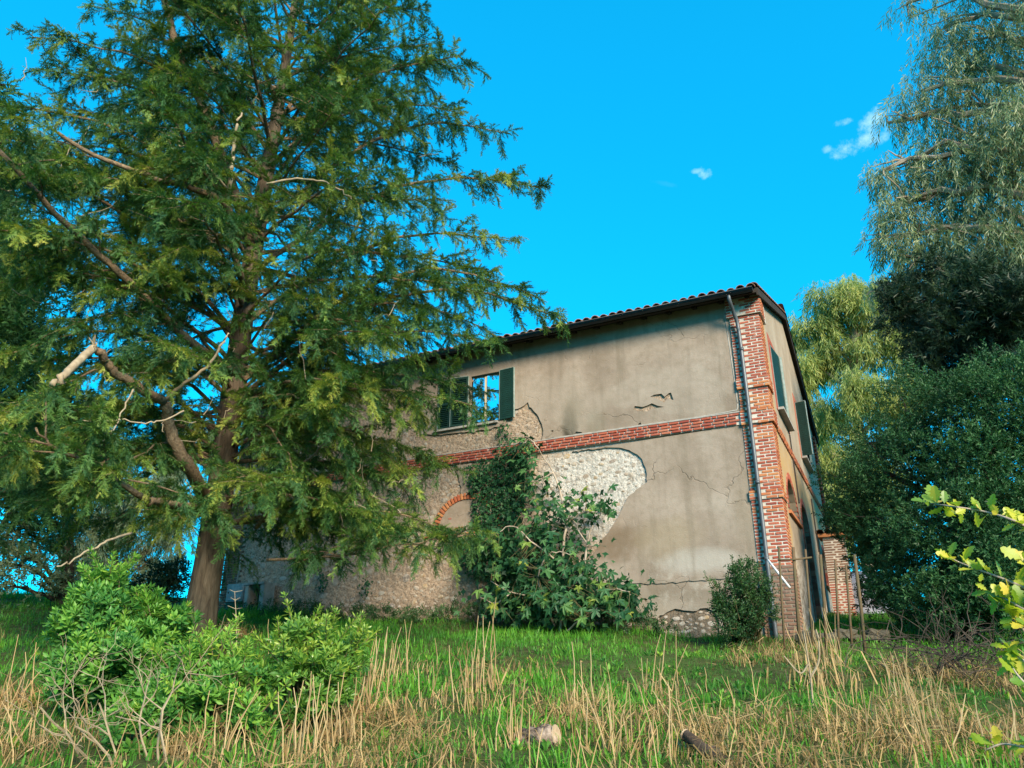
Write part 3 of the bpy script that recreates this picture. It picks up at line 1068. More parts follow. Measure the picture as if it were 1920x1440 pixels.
def build_windows():
    u0, u1, z0, z1 = WIN
    f = Geo(); y = -.13; t = .055
    for a in (u0 + t / 2, u1 - t / 2): f.box((a, y, (z0 + z1) / 2), (t, .06, z1 - z0))
    for b in (z0 + t / 2, z1 - t / 2): f.box(((u0 + u1) / 2, y, b), (u1 - u0 - 2 * t, .06, t))
    win = hp('window', f, M['frame'], label='cream framed window with blue reflections between green shutters')
    hp('mullion', Geo().box((5.965, y + .05, (z0 + z1) / 2), (.075, .06, z1 - z0 - 2 * t - .002)), M['frame'], win)
    for a, b in ((u0 + t, 5.9275), (6.0025, u1 - t)):
        p = hp('pane', Geo().box((0, 0, 0), (b - a + .012, .008, z1 - z0 - 2 * t - .002)), M['glass'], win); p.location = ((a + b) / 2, y + .055, (z0 + z1) / 2); p.rotation_euler = (0, 0, R(20))
    si = Geo(); si.box((6.45, -.035, 4.555), (1.62, .15, .045))
    hp('sill', si, M['cement'], win)
    rv = Geo(); rv.box(((u0 + u1) / 2, -.10, z1 - .006), (u1 - u0 - .01, .12, .02))
    hp('lintel_board', rv, M['green_paint'], win)
    hp('room_dark_sheet', Geo().box((6.5, -.46, 5.15), (2.4, .02, 1.5)), M['dark'], win)  # thin black sheet, the room's darkness put into its colour
    shutter(house, (5.60, -.015, 4.59), .36, 1.16, math.pi - .10)
    shutter(house, (6.40, -.015, 4.59), .42, 1.16, .12)
    shutter(house, (6.86, -.010, 4.59), .30, 1.16, .03)
    # gable window, leaves pulled to; second with one leaf standing out
    for (s0, ln) in ((1.45, 0), (5.35, 1)):
        g = Geo(); g.box((.0, -(s0 + .75), 4.42), (.20, 1.62, .05)); hp('sill', g, M['cement'])
        g = Geo(); g.box((.04, -(s0 - .1), 5.15), (.05, .2, 1.55)); g.box((.04, -(s0 + 1.6), 5.15), (.05, .2, 1.55)); g.box((.04, -(s0 + .75), 5.98), (.052, 1.9, .14))
        hp('brick_surround', g, M['brick'])
    shutter(house, (.03, -1.47, 4.46), .70, 1.38, -math.pi / 2 - .10)
    shutter(house, (.03, -2.94, 4.46), .72, 1.38, math.pi / 2 + .16)
    shutter(house, (.0, -5.36, 4.46), .24, 1.38, math.pi - .25)
    shutter(house, (.02, -6.74, 4.46), .70, 1.38, math.pi / 2 + .2)
    # arched openings of the gable: brick surround
    for s0, s1, z0, zs in ((1.05, 2.5, 2.28, 2.3), (3.15, 4.4, .3, 2.3), (7.0, 8.1, 1.55, 1.95)):
        g = Geo(); c = (s0 + s1) / 2; r = (s1 - s0) / 2
        n = int(math.pi * r / .085)
        for i in range(n):
            a = math.pi * (i + .5) / n
            q, si_ = math.cos(a), math.sin(a)
            rot = np.array([[1, 0, 0], [0, -q, -si_], [0, si_, -q]]).T
            g.box((.06, -(c + (r + .06) * q), zs + (r + .06) * si_), (.10, .13, .062), random.random(), rot)
        if zs - z0 > .2:
            z = z0
            while z < zs:
                for sg in (s0 - .06, s1 + .06): g.box((.06, -sg, z + .035), (.10, .13, .062), random.random())
                z += CH
        hp('arch_surround', g, M['brick'], kind='stuff')
        if zs - z0 < .5: hp('sill', Geo().box((.03, -c, z0 - .05), (.12, s1 - s0 + .30, .06)), M['brick_orange'])
    # iron tie anchors
    for s, z, h in ((2.95, 3.55, 1.5), (6.1, 2.9, 1.3)):
        hp('tie_anchor', Geo().box((.02, -s, z), (.045, .05, h)), M['iron'])
    # far brick pilaster of the gable
    g = Geo(); z = -.3; k = 0
    while z < 6.22:
        for j in range(3): add_brick(g, 's', .0, -S + .5 - j * .21 - (.1 if k % 2 else 0), z, math.pi / 2)
        z += CH; k += 1
    hp('pilaster_brickwork', g, M['brick'], kind='stuff')


build_windows()


def build_roof():
    OVF, OVG = .36, .06
    k = (8.08 - 6.32) / (S / 2)                 # slope
    ang = math.atan(k)
    def zt(y): return 6.32 + k * (-y)           # underside, front slope
    u0, u1 = -OVG, W + .2
    g = Geo()
    for sgn in (0, 1):
        ya = OVF if sgn == 0 else -S - OVF
        yb = -S / 2
        za, zb = 6.32 - k * OVF, 8.08
        V = []
        for u in (u0, u1):
            V += [(u, ya, za), (u, yb, zb), (u, yb, zb + .10), (u, ya, za + .10)]
        T = []
        for q in ((0, 1, 2, 3), (7, 6, 5, 4), (0, 4, 5, 1), (2, 6, 7, 3), (0, 3, 7, 4), (1, 5, 6, 2)):
            T += [(q[0], q[1], q[2]), (q[0], q[2], q[3])]
        g.add(V, T)
    roof = hp('roof', g, M['wood_dark'])
    # barrel tile: tapered half tube with thickness
    def tile(L=.46, r0=.092, r1=.074, th=.014, n=6):
        V = []
        for y, r in ((0, r0), (-L, r1)):
            for rr in (r, r - th):
                for i in range(n + 1):
                    a = math.pi * i / n
                    V.append((rr * math.cos(a), y, rr * math.sin(a) * .95))
        m = n + 1; T = []
        for i in range(n):
            T += [(i, i + 1, 2 * m + i + 1), (i, 2 * m + i + 1, 2 * m + i)]
            T += [(m + i, 3 * m + i + 1, m + i + 1), (m + i, 3 * m + i, 3 * m + i + 1)]
            T += [(i, m + i + 1, i + 1), (i, m + i, m + i + 1)]
        return np.array(V), np.array(T)
    tv, tt = tile()
    me = Geo().add(tv, tt, 0.0).mesh('tile', M['tile'], False)
    ca, sa = math.cos(ang), math.sin(ang)
    Ydir = np.array([[0, ca, -sa]]); Zdir = np.array([[0, sa, ca]])
    rest = Geo(); sp = .185
    cols = int((u1 - u0) / sp)
    for c in range(cols):
        u = u0 + .09 + c * sp
        for r in range(15):
            y = OVF + .06 - r * .375 * ca
            z = 6.32 - k * y + .105 + (.0 if r else .004)
            if r == 0:
                o = link('tile', me, roof, (u + random.uniform(-.008, .008), y + random.uniform(-.025, .02), z + random.uniform(-.003, .006)))
                o.rotation_euler = (-ang, random.uniform(-.03, .03), random.uniform(-.03, .03))
            elif r < 7 and y > -S / 2:
                rest.scatter(tv, tt, [[u, y, z]], XA, Ydir, Zdir, 1.0, random.random())
        # channel tile under each gap
        rest.scatter(tv * np.array([.9, 1, -.5]), tt[:, ::-1], [[u + sp / 2, OVF + .03, 6.32 - k * OVF + .16]], XA, Ydir, Zdir, 1.0, random.random())
    # verge tiles on the rakes and the ridge
    for r in range(16):
        for sgn in (1, -1):
            y = (OVF - r * .375 * ca)
            if y < -S / 2: continue
            yy = y if sgn == 1 else -S - y
            rest.scatter(tv * 1.05, tt, [[u0 + .04, yy, 6.32 - k * y + .125]], XA, np.array([[0, sgn * ca, -sa]]) * 1.0, np.array([[0, sgn * sa, ca]]), 1.0, random.random())
    for r in range(36):
        rest.scatter(tv * 1.25, tt, [[u0 + r * .38, -S / 2, 8.20]], YA, -XA, ZA, 1.0, random.random())
    hp('tiles', rest, M['tile'], roof, kind='stuff')
    # rafters
    for i in range(26):
        u = .15 + i * .52
        V = []
        rg = Geo()
        y0, y1 = -.2, OVF - .17
        pts = [(y0, 6.32 - k * y0), (y1, 6.32 - k * y1)]
        v = []
        for du in (-.04, .04):
            for (y, z) in pts: v += [(u + du, y, z - .05), (u + du, y, z + .005)]
        rg.add(v, [(0, 1, 3), (0, 3, 2), (4, 7, 5), (4, 6, 7), (0, 2, 6), (0, 6, 4), (2, 3, 7), (2, 7, 6), (1, 5, 7), (1, 7, 3), (0, 4, 5), (0, 5, 1)])
        hp('rafter', rg, M['wood_dark'], roof)
    # gutter
    gt = Geo(); n = 8; L0, L1 = u0 + .05, u1
    yc, zc, r = OVF + .075, 6.32 - k * OVF + .065, .072
    V, T = [], []
    for rr in (r, r - .006):
        for u in (L0, L1):
            for i in range(n + 1):
                a = math.pi + math.pi * i / n
                V.append((u, yc + rr * math.cos(a), zc + rr * math.sin(a)))
    m = n + 1
    for i in range(n):
        T += [(i, i + 1, m + i + 1), (i, m + i + 1, m + i), (2 * m + i, 3 * m + i + 1, 2 * m + i + 1), (2 * m + i, 3 * m + i, 3 * m + i + 1)]
    for e in (0, m): 
        for i in range(1, n): T.append((e, e + i, e + i + 1))
    gt.add(V, T)
    gt.tube([(L0, yc + r, zc), (L1, yc + r, zc)], .008, 6)
    hp('gutter', gt, M['zinc'], roof, True)
    # fascia on the gable rake
    for sgn in (1, -1):
        fg = Geo(); v = []
        ys = (OVF, -S / 2)
        for du in (0, .03):
            for y in ys:
                yy = y if sgn == 1 else -S - y
                v += [(u0 - .028 + du, yy, 6.32 - k * y - .06), (u0 - .028 + du, yy, 6.32 - k * y + .10)]
        fg.add(v, [(0, 1, 3), (0, 3, 2), (4, 7, 5), (4, 6, 7), (0, 2, 6), (0, 6, 4), (2, 3, 7), (2, 7, 6), (1, 5, 7), (1, 7, 3), (0, 4, 5), (0, 5, 1)])
        hp('verge_board', fg, M['wood_dark'], roof)
    # downpipe
    ux = .395
    dp = Geo()
    pts = [(ux + .05, yc, zc - .04), (ux + .05, yc - .03, zc - .16), (ux + .03, yc - .2, zc - .30), (ux, .125, zc - .48), (ux - .005, .10, zc - .62), (ux - .01, .075, 5.4), (ux - .02, .08, 4.2), (ux - .02, .10, 3.95), (ux - .02, .07, 3.4), (ux - .02, .06, 2.0), (ux - .02, .085, 1.0), (ux - .02, .09, -.2)]
    dp.tube(spline(pts, 60), .037, 10)
    for z in (5.2, 3.9, 2.6, 1.25): dp.tube([(ux - .018, .075, z - .03), (ux - .018, .075, z + .03)], .043, 10)
    hp('downpipe', dp, M['pipe'], None, True)
    cb = Geo()
    cp = [(.50, .05, 6.14), (.56, .03, 6.17), (.63, .0, 6.1), (.625, -.03, 5.8), (.60, -.03, 5.0), (.585, -.03, 4.3), (.60, -.03, 4.06), (.72, -.03, 4.03), (1.2, -.035, 4.015), (3.0, -.035, 4.012), (4.5, -.035, 4.012)]
    cb.tube(spline(cp, 60), .014, 6)
    hp('cable', cb, M['cement'], None, True)


build_roof()

# ------------------------------------------------------------------ plants
M['conifer_leaf'] = leafmat('conifer_needles', [(0, (0.022, 0.065, 0.027)), (.35, (0.041, 0.116, 0.037)), (.6, (0.097, 0.191, 0.041)), (.82, (0.204, 0.280, 0.048)), (1, (0.341, 0.348, 0.068))], .25, .5, .25, 1.4)
M['conifer_inst'] = leafinstmat('conifer_shoots', [(0, (0.022, 0.065, 0.027)), (.35, (0.041, 0.116, 0.037)), (.6, (0.097, 0.191, 0.041)), (.82, (0.204, 0.280, 0.048)), (1, (0.341, 0.348, 0.068))], .25, .5, .25, 1.4)
M['conifer_bark'] = bark('conifer_bark', (.040, .030, .022), (.095, .074, .052), (.17, .135, .100))
M['dead_twig'] = simple('pale_dead_wood', (.34, .27, .18), (.24, .185, .12), 12, .85, .2, .4, 60)
M['limb_bark'] = bark('limb_bark', (.065, .044, .030), (.17, .12, .075), (.30, .22, .14), 14, 14)


def sprig_template(n=5, droop=.14, wid=.15, fine=False):
    """feathery conifer shoot along +X, length 1"""
    V, T, tv = [], [], []
    for i in range(n):
        for s in (1, -1):
            t = min(.95, max(.03, (i + random.uniform(0, 1)) / n))
            lift = random.uniform(-.7, .8)
            L = random.uniform(.7, 1.25) * ((.30 if fine else .42) * (1 - .45 * t) + .09)
            ang = random.uniform(.45, 1.05)
            o = np.array([t, 0, -droop * t * t])
            d = np.array([math.cos(ang), s * math.sin(ang), lift]) * L
            w = np.array([.55, -s * .35, .25]) * wid
            k = len(V)
            V += [o - w * .5, o + w * .6, o + d]
            T.append((k, k + 1, k + 2)); tv += [-.06, -.06, .12]
    k = len(V)
    V += [np.array([.7, -.04, -droop * .6]), np.array([.7, .04, -droop * .6]), np.array([1.12, 0, -droop * 1.25])]
    T.append((k, k + 1, k + 2)); tv += [0, 0, .15]
    return np.array(V), np.array(T), np.array(tv)


SPRIGS = [sprig_template() for _ in range(4)]
FINE = [sprig_template(13, .16, .085, True) for _ in range(4)]      # instanced on the big conifer


def spray(g, wood, path, r0, sprig_len, step, v0, flat, hang=.0, twist=1.0):
    """clothe a shoot (path) with sprigs on both sides"""
    path = np.asarray(path)
    seg = np.linalg.norm(np.diff(path, axis=0), axis=1); L = seg.sum()
    n = max(3, int(L / step)); sprig_len = sprig_len * random.uniform(.72, 1.2)
    cum = np.concatenate([[0], np.cumsum(seg)])
    s = np.linspace(.06 * L, L, n) + rng.normal(size=n) * step * .3
    s = np.clip(s, 0, L)
    pts = np.stack([np.interp(s, cum, path[:, k]) for k in range(3)], 1)
    tan = np.stack([np.interp(np.clip(s + .04, 0, L), cum, path[:, k]) - np.interp(np.clip(s - .04, 0, L), cum, path[:, k]) for k in range(3)], 1)
    tan = norm(tan)
    up = norm(flat + rng.normal(size=(n, 3)) * .25)
    side = norm(np.cross(up, tan))
    sg = np.where(np.arange(n) % 2, 1., -1.)[:, None]
    t = (s / L)[:, None]
    d = norm(tan * (.75 + .5 * t) + side * sg * (.85 - .35 * t) + np.array([0, 0, -1.]) * hang + rng.normal(size=(n, 3)) * .38)
    X, Y, Z = frames(d, up)
    sl = sprig_len * (1.05 - .35 * t[:, 0]) * rng.uniform(.55, 1.4, n)
    v = v0 + .22 * t[:, 0] + rng.normal(size=n) * .07
    temps = FINE
    idx = rng.integers(0, len(temps), n)
    for k in range(len(temps)):
        m = idx == k
        tv, tt, ta = temps[k]
        g.scatter(tv, tt, pts[m], X[m], Y[m], Z[m], sl[m], v[m], ta)
    if wood is not None and r0 > 0:
        q = path if len(path) < 6 else path[::2]
        wood.tube(q, np.linspace(r0, r0 * .35, len(q)), 3, .4, False)


def bough(g, wood, path, r, spacing, sec_len, sprig, step, tone, start=.18, hang=.15, dens=1.0, droop=.13):
    """primary branch with side shoots lying in a loose plane, tips drooping"""
    path = np.asarray(path)
    seg = np.linalg.norm(np.diff(path, axis=0), axis=1); L = seg.sum(); cum = np.concatenate([[0], np.cumsum(seg)])
    wood.tube(path, np.linspace(r, max(.004, r * .15), len(path)), 6, .5, False)
    s = start * L; k = random.randint(0, 1)
    while s < L:
        t = s / L
        p = np.array([np.interp(s, cum, path[:, i]) for i in range(3)])
        tan = norm(np.array([np.interp(min(L, s + .1), cum, path[:, i]) - np.interp(max(0, s - .1), cum, path[:, i]) for i in range(3)]))
        side = norm(np.cross([0, 0, 1.], tan)) * (1 if k % 2 else -1)
        a = R(random.uniform(22, 88))
        d = norm(tan * math.cos(a) + side * math.sin(a) + np.array([0, 0, random.uniform(-.35, .45)]))
        l = sec_len * (1.1 - .75 * t) * random.choice((.35, .6, .8, 1.0, 1.35)) * random.uniform(.85, 1.15) * (.55 + .45 * min(1, t / .35))
        q = np.linspace(0, 1, 7)[:, None]
        sh = p + d * l * q + np.array([0, 0, -1.]) * (droop * l * q ** 2) + rng.normal(size=(7, 3)) * .012
        v0 = tone - .14 + random.uniform(-.10, .10) + (.34 if random.random() < .30 else 0)
        spray(g, wood, sh, (.004 + .005 * l), sprig, step, v0, np.array([0, 0, 1.]), hang * .6)
        # hanging shoots
        for _ in range(int(random.random() < .75 * dens) + int(random.random() < .4 * dens)):
            j = random.uniform(.25, 1)
            b = p + d * l * j + np.array([0, 0, -droop * l * j * j])
            hl = random.uniform(.12, .34) * (1 + hang)
            e = norm(d * .35 + np.array([0, 0, -1]) + rng.normal(size=3) * .25)
            spray(g, None, b + e * hl * np.linspace(0, 1, 4)[:, None], 0, sprig * .85, step * 1.1, v0 - .06, norm(rng.normal(size=3)), .3)
        s += spacing * random.uniform(.7, 1.3); k += 1
    spray(g, None, path[-4:], 0, sprig, step, tone + .1, np.array([0, 0, 1.]), 0)


def build_conifer():
    base = P(365, 1195, 13.5); base[2] = gz(base[0], base[1]) - .05
    t = thing('conifer_tree', 'tall spreading conifer with drooping green boughs beside the house', 'tree', base)
    H = 17.5
    tr = Geo()
    zs = np.array([0, .25, .6, 1.2, 2.5, 4, 6, 8, 10, 12.5, 15, 17.5])
    rs = np.array([.30, .265, .245, .23, .215, .20, .175, .155, .12, .08, .045, .015])
    pts = np.stack([base[0] + .05 * np.sin(zs * .7) + .012 * zs, base[1] + .04 * np.cos(zs * .9), base[2] + zs], 1)
    zz = np.linspace(0, 17.5, 60)
    tp = np.stack([np.interp(zz, zs, pts[:, k]) for k in range(3)], 1); rr = np.interp(zz, zs, rs)
    tr.tube(tp, rr, 16)
    V = tr.V[0]
    for i in range(len(V)):   # buttressed, knobbly bark
        c = tp[np.argmin(np.abs(tp[:, 2] - V[i][2]))]
        d = V[i] - c; h = V[i][2] - base[2]
        a = math.atan2(d[1], d[0])
        k = 1 + .05 * mnoise.noise(Vector((math.cos(a) * 2, math.sin(a) * 2, h * 1.3))) + max(0, .6 - h) * .18 * (.5 + .5 * math.cos(5 * a + .7))
        V[i] = np.array([c[0] + d[0] * k, c[1] + d[1] * k, V[i][2]])
    part('trunk', tr, M['conifer_bark'], t, True)
    trunk = lambda h: np.array([np.interp(h, zs, pts[:, k]) for k in range(3)])

    g, wood = Shoots(FINE), Geo()
    UP = np.array([0, 0, 1.])

    def primary(h, az, L, e0, sag, tone=.42, r=None, dens=1.0):
        p0 = trunk(h)
        d = np.array([math.sin(az), -math.cos(az), 0])      # az 0 = towards the camera, +90 = right
        n = max(6, int(L / .3))
        q = np.linspace(0, 1, n)
        wob = np.cumsum(rng.normal(size=n) * .035)
        lat = np.array([d[1], -d[0], 0])
        path = p0 + d * (L * q)[:, None] + lat * (wob * q)[:, None] + UP * (L * (math.tan(e0) * q - sag * q ** 2.2))[:, None] + rng.normal(size=(n, 3)) * .015
        path[0] = p0
        far = d[1] > .5
        bough(g, wood, path, r or (.014 + .007 * L), (.13 if not far else .22) / dens, min(1.35, .40 * L + .15), .165, .023 if not far else .036, tone, hang=.25 * (1 - h / H) + .1, dens=dens)

    # crown profile (radius by height above the base)
    hp_, rp_ = [1.5, 2.4, 3.6, 5.0, 6.5, 8, 9.5, 11, 13, 15, 17.3], [2.3, 3.5, 4.3, 4.75, 4.7, 4.35, 3.9, 3.4, 2.6, 1.6, .3]
    h = 1.75; k = 0
    while h < 17.2:
        rad = np.interp(h, hp_, rp_)
        m = 2 if h < 13 else 1
        for j in range(m):
            az = k * 2.399 + j * math.pi + random.uniform(-.5, .5)
            L = rad * random.uniform(.68, 1.06)
            e0 = R(np.interp(h, [1.5, 4, 8, 14], [2, 10, 22, 35]) + random.uniform(-8, 10))
            sag = np.interp(h, [1.5, 4, 9, 14], [.22, .24, .26, .22]) * random.uniform(.7, 1.35)
            if h < 4.2 and math.cos(az) > .7 and random.random() < .35: continue
            if 2.6 < h < 7.5 and math.cos(az) > .8 and random.random() < .3: continue
            primary(h + random.uniform(-.1, .1), az, L, e0, sag, .40 + random.uniform(-.08, .1), dens=1 if h < 12.2 else .5)
        h += np.interp(h, [1.5, 6, 12, 17], [.18, .20, .26, .5]); k += 1
    # boughs that stand out of the outline, each by its tip in space
    for (px, py, D, hs, rise) in ((1015, 352, 13.4, 6.5, .05), (955, 250, 13.6, 7.5, .08), (960, 452, 13.0, 5.4, .05), (1058, 600, 12.6, 3.9, .10), (1010, 560, 12.9, 4.2, .12), (930, 630, 12.6, 4.2, .12),
                                  (868, 130, 13.8, 8.8, .1), (800, 20, 13.6, 9.8, .12), (60, 70, 13.3, 8.6, .10), (70, 130, 13.1, 7.9, .1), (165, 10, 13.6, 9.2, .1), (-60, 330, 12.6, 6.0, .1), (-120, 560, 12.2, 4.6, .1), (-90, 440, 12.4, 5.2, .1), (-60, 690, 11.8, 4.0, .1), (30, 480, 11.8, 5.0, .1), (20, 330, 12.4, 6.0, .1), (-30, 900, 12, 3.0, .1), (150, 330, 11.8, 6.0, .1),
                                  (-80, 200, 13.0, 7.0, .1), (0, 780, 11.6, 3.6, .12), (60, 860, 11.4, 3.2, .12), (60, 960, 11.6, 2.6, .1), (170, 930, 11.2, 2.7, .1), (640, 960, 11.6, 2.9, .08), (560, 900, 11.2, 3.2, .1),
                                  (700, 940, 12.2, 3.1, .1), (880, 1004, 12.6, 1.75, -.02), (600, 1010, 12.4, 2.2, .05), (330, 470, 11.0, 5.2, .1), (600, 560, 11.0, 4.6, .1), (690, 700, 11.4, 4.0, .1), (760, 800, 11.8, 3.7, .1),
                                  (250, 720, 10.9, 3.9, .1), (110, 620, 11.2, 4.4, .1), (760, 880, 12.6, 3.2, .08), (650, 830, 11.0, 3.5, .1), (790, 760, 12.6, 3.8, .08), (720, 1010, 13.0, 2.4, .05)):
        tip = P(px, py, D); p0 = trunk(hs)
        n = 14; q = np.linspace(0, 1, n)[:, None]
        L = np.linalg.norm(tip - p0)
        path = p0 + (tip - p0) * q + UP * (L * (rise + .12) * np.sin(q * math.pi) ** 1.0) + rng.normal(size=(n, 3)) * .02
        path[0] = p0; path[-1] = tip
        bough(g, wood, path, .016 + .006 * L, .13, min(1.1, .34 * L), .165, .022, .44 + random.uniform(-.06, .12), start=.25, hang=.35)
    # the big rising limbs on the left and the bare, broken ones
    limbs, dead = 'limb', 'dead_branch'

    def limb(pxs, r0, r1, target, leafy=None, n=20):
        path = rng.normal(size=(n, 3)) * .022 * np.linspace(0, 1, n)[:, None] + spline([P(x, y, 13.4 - max(0, 13.4 - D) * 2.3) for x, y, D in pxs], n)
        part(target, Geo().tube(path, np.linspace(r0, r1, n), 8, .5), M['limb_bark'] if target == 'limb' else M['dead_twig'], t, True)
        if leafy:
            for s in np.arange(leafy, 1, .06):
                i = int(s * (n - 1)); p = path[i]
                d = norm(np.array([random.uniform(-1, 1), random.uniform(-1, .6), random.uniform(-.1, .5)]))
                L = random.uniform(.6, 1.5) * (1 if r0 > .03 else .4)
                q = np.linspace(0, 1, 8)[:, None]
                bough(g, wood, p + d * L * q - UP * (.25 * L * q ** 2),   .012, .14, .6, .165, .024, .5 + random.uniform(-.1, .12), start=.2, hang=.3)
        return path
    limb([(385, 935, 13.3), (365, 895, 13.0), (338, 850, 12.8), (316, 795, 12.7), (306, 752, 12.6)], .115, .075, limbs)
    limb([(306, 752, 12.6), (345, 720, 12.5), (392, 682, 12.4), (418, 645, 12.3), (431, 620, 12.3)], .030, .012, dead)
    limb([(306, 752, 12.6), (260, 728, 12.4), (215, 695, 12.3), (180, 660, 12.2)], .070, .055, limbs)
    limb([(176, 652, 12.2), (150, 675, 12.1), (120, 702, 12.0), (98, 722, 12.0)], .055, .042, dead)
    for q in range(7):
        limb([(178, 656, 12.2), (178 + random.uniform(-14, 14), 645 + random.uniform(-14, 6), 12.15)], .016, .003, dead, None, 3)
    limb([(452, 705, 13.4), (358, 642, 13.0), (300, 585, 12.8), (240, 525, 12.6), (180, 470, 12.5), (100, 395, 12.4), (0, 285, 12.3), (-90, 180, 12.4), (-150, 120, 12.6)], .080, .018, limbs, .25, 30)
    limb([(472, 560, 13.4), (452, 520, 13.0), (436, 460, 12.8), (424, 382, 12.6), (360, 352, 12.6), (280, 330, 12.7), (190, 296, 12.8), (110, 248, 12.9)], .075, .03, limbs, .5, 26)
    limb([(424, 382, 12.6), (433, 330, 12.5), (438, 280, 12.5), (444, 240, 12.4), (455, 212, 12.4)], .045, .016, dead)
    limb([(424, 352, 12.5), (395, 318, 12.4), (365, 285, 12.4), (325, 265, 12.4)], .022, .008, dead)
    limb([(500, 450, 13.5), (470, 420, 13.2), (450, 390, 13.1)], .05, .035, limbs)
    limb([(470, 460, 13.5), (430, 330, 13.3), (405, 265, 13.3), (380, 200, 13.3), (352, 140, 13.3), (330, 80, 13.3), (308, 0, 13.3), (290, -80, 13.3)], .095, .06, limbs, .45, 26)
    limb([(278, 938, 12.4), (240, 915, 12.3), (195, 885, 12.2), (120, 850, 12.1), (60, 800, 12.0)], .05, .012, limbs, .4)
    limb([(385, 950, 13.2), (340, 948, 12.8), (278, 938, 12.4)], .055, .05, limbs)
    limb([(345, 770, 12.0), (300, 790, 12.0), (250, 790, 12.0), (155, 785, 12.0)], .012, .007, dead)
    limb([(250, 730, 12.0), (225, 780, 12.0), (185, 845, 12.0)], .012, .006, dead)
    limb([(500, 345, 12.6), (560, 335, 12.5), (620, 345, 12.4), (660, 370, 12.4)], .022, .012, dead)
    limb([(500, 1050, 13.0), (640, 1042, 12.8), (760, 1020, 12.6), (890, 1003, 12.6)], .024, .006, limbs, .12)
    limb([(480, 990, 13.2), (560, 880, 12.8), (640, 800, 12.5)], .035, .012, limbs)
    limb([(247, 1000, 12.2), (205, 1012, 12.0), (160, 1040, 11.9), (100, 1070, 11.8)], .018, .008, dead)
    twigs = Geo()
    for _ in range(110):      # small dead twigs in the inner crown
        px, py = random.uniform(20, 800), random.uniform(150, 980)
        p = P(px, py, random.uniform(11.3, 12.8)); d = norm(rng.normal(size=3) + [0, -.3, -.1]); L = random.uniform(.2, .6)
        q = np.linspace(0, 1, 5)[:, None]
        twigs.tube(p + d * L * q + rng.normal(size=(5, 3)) * .02, np.linspace(.008, .003, 5), 4, .5, False)
    part('dead_twigs', twigs, M['dead_twig'], t, kind='stuff')
    part('branches', wood, M['limb_bark'], t, kind='stuff')
    g.build('crown', M['conifer_inst'], t)


build_conifer()

# ------------------------------------------------------------------ broad-leaved plants
def leaf_quad(o, d, n, L, w, V, T, fold=.15):
    """pointed leaf of two triangles folded on the midrib"""
    d = norm(d); s = norm(np.cross(n, d)); nn = np.cross(d, s)
    k = len(V)
    m = o + d * L * .5
    V += [o, m + s * w / 2 + nn * fold * w, o + d * L, m - s * w / 2 + nn * fold * w]
    T += [(k, k + 1, k + 2), (k, k + 2, k + 3)]


def sprig_broad(n=8, L=.34, w=.15):
    V, T = [], []
    for i in range(n):
        t = (i + .5) / n; a = i * 2.4
        r = np.array([0, math.cos(a), math.sin(a)])
        d = np.array([.75, 0, 0]) + r * .75 + np.array(rng.normal(size=3)) * .15
        leaf_quad(np.array([t * .75, 0, 0]), d, norm(rng.normal(size=3) + [.3, 0, .6]), L * random.uniform(.8, 1.2), w, V, T)
    return np.array(V), np.array(T), np.repeat(rng.uniform(-.1, .12, n), 4)


def strand_euc(n=12, L=.42, w=.055):
    """weeping shoot along +X with hanging sickle leaves"""
    V, T = [], []
    for i in range(n):
        t = (i + .3) / n; a = i * 2.4
        r = np.array([0, math.cos(a), math.sin(a)])
        leaf_quad(np.array([t, 0, 0]), np.array([.9, 0, 0]) + r * .42, norm(rng.normal(size=3)), L * random.uniform(.7, 1.2), w, V, T, .1)
    return np.array(V), np.array(T), np.repeat(rng.uniform(-.12, .15, n), 4)


def rosette(n=10, L=1.0, w=.30):
    """whorl of spoon-shaped leaves round a shoot tip, +X up the shoot"""
    V, T = [], []
    for i in range(n):
        a = i * 2.4; e = .25 + .95 * (i / n)
        r = np.array([0, math.cos(a), math.sin(a)])
        d = np.array([1 - .75 * (1 - i / n) * 1.0, 0, 0]) * 1.0 + r * (.95 - .55 * i / n)
        d = norm(d); o = np.array([-.25 + .3 * i / n, 0, 0])
        s = norm(np.cross(r, d)); nn = np.cross(d, s); l = L * random.uniform(.75, 1.1) * (.7 + .3 * (1 - i / n))
        k = len(V)
        V += [o, o + d * l * .65 + s * w * l / 2, o + d * l * .98, o + d * l * .65 - s * w * l / 2, o + d * l * .62 - nn * w * l * .16]
        T += [(k, k + 1, k + 4), (k + 1, k + 2, k + 4), (k + 2, k + 3, k + 4), (k + 3, k, k + 4)]
    return np.array(V), np.array(T), np.repeat(rng.uniform(-.08, .12, n), 5)


TB = [sprig_broad() for _ in range(4)]
TE = [strand_euc() for _ in range(4)]
TR = [rosette() for _ in range(4)]


def put(g, temps, pts, d, up, size, v):
    X, Y, Z = frames(d, up)
    n = len(pts); idx = rng.integers(0, len(temps), n)
    size = np.broadcast_to(size, (n,)); v = np.broadcast_to(v, (n,))
    for k, (tv, tt, ta) in enumerate(temps):
        m = idx == k
        g.scatter(tv, tt, pts[m], X[m], Y[m], Z[m], size[m], v[m], ta)


def cloud(center, r, n, sub=7, squash=(1, 1, .85), spread=.30):
    """points in lumps: sub-clumps near the surface of an ellipsoid"""
    c = rdirs(sub) * (rng.uniform(.25, 1, (sub, 1)) ** .5) * np.array(squash) * r * .82
    k = rng.integers(0, sub, n)
    off = rdirs(n) * (rng.uniform(0, 1, (n, 1)) ** .45) * r * spread * 1.35
    p = c[k] + off
    out = norm(off + c[k] * .35)
    tone = rng.uniform(-.16, .16, sub)[k]
    return p + center, out, tone


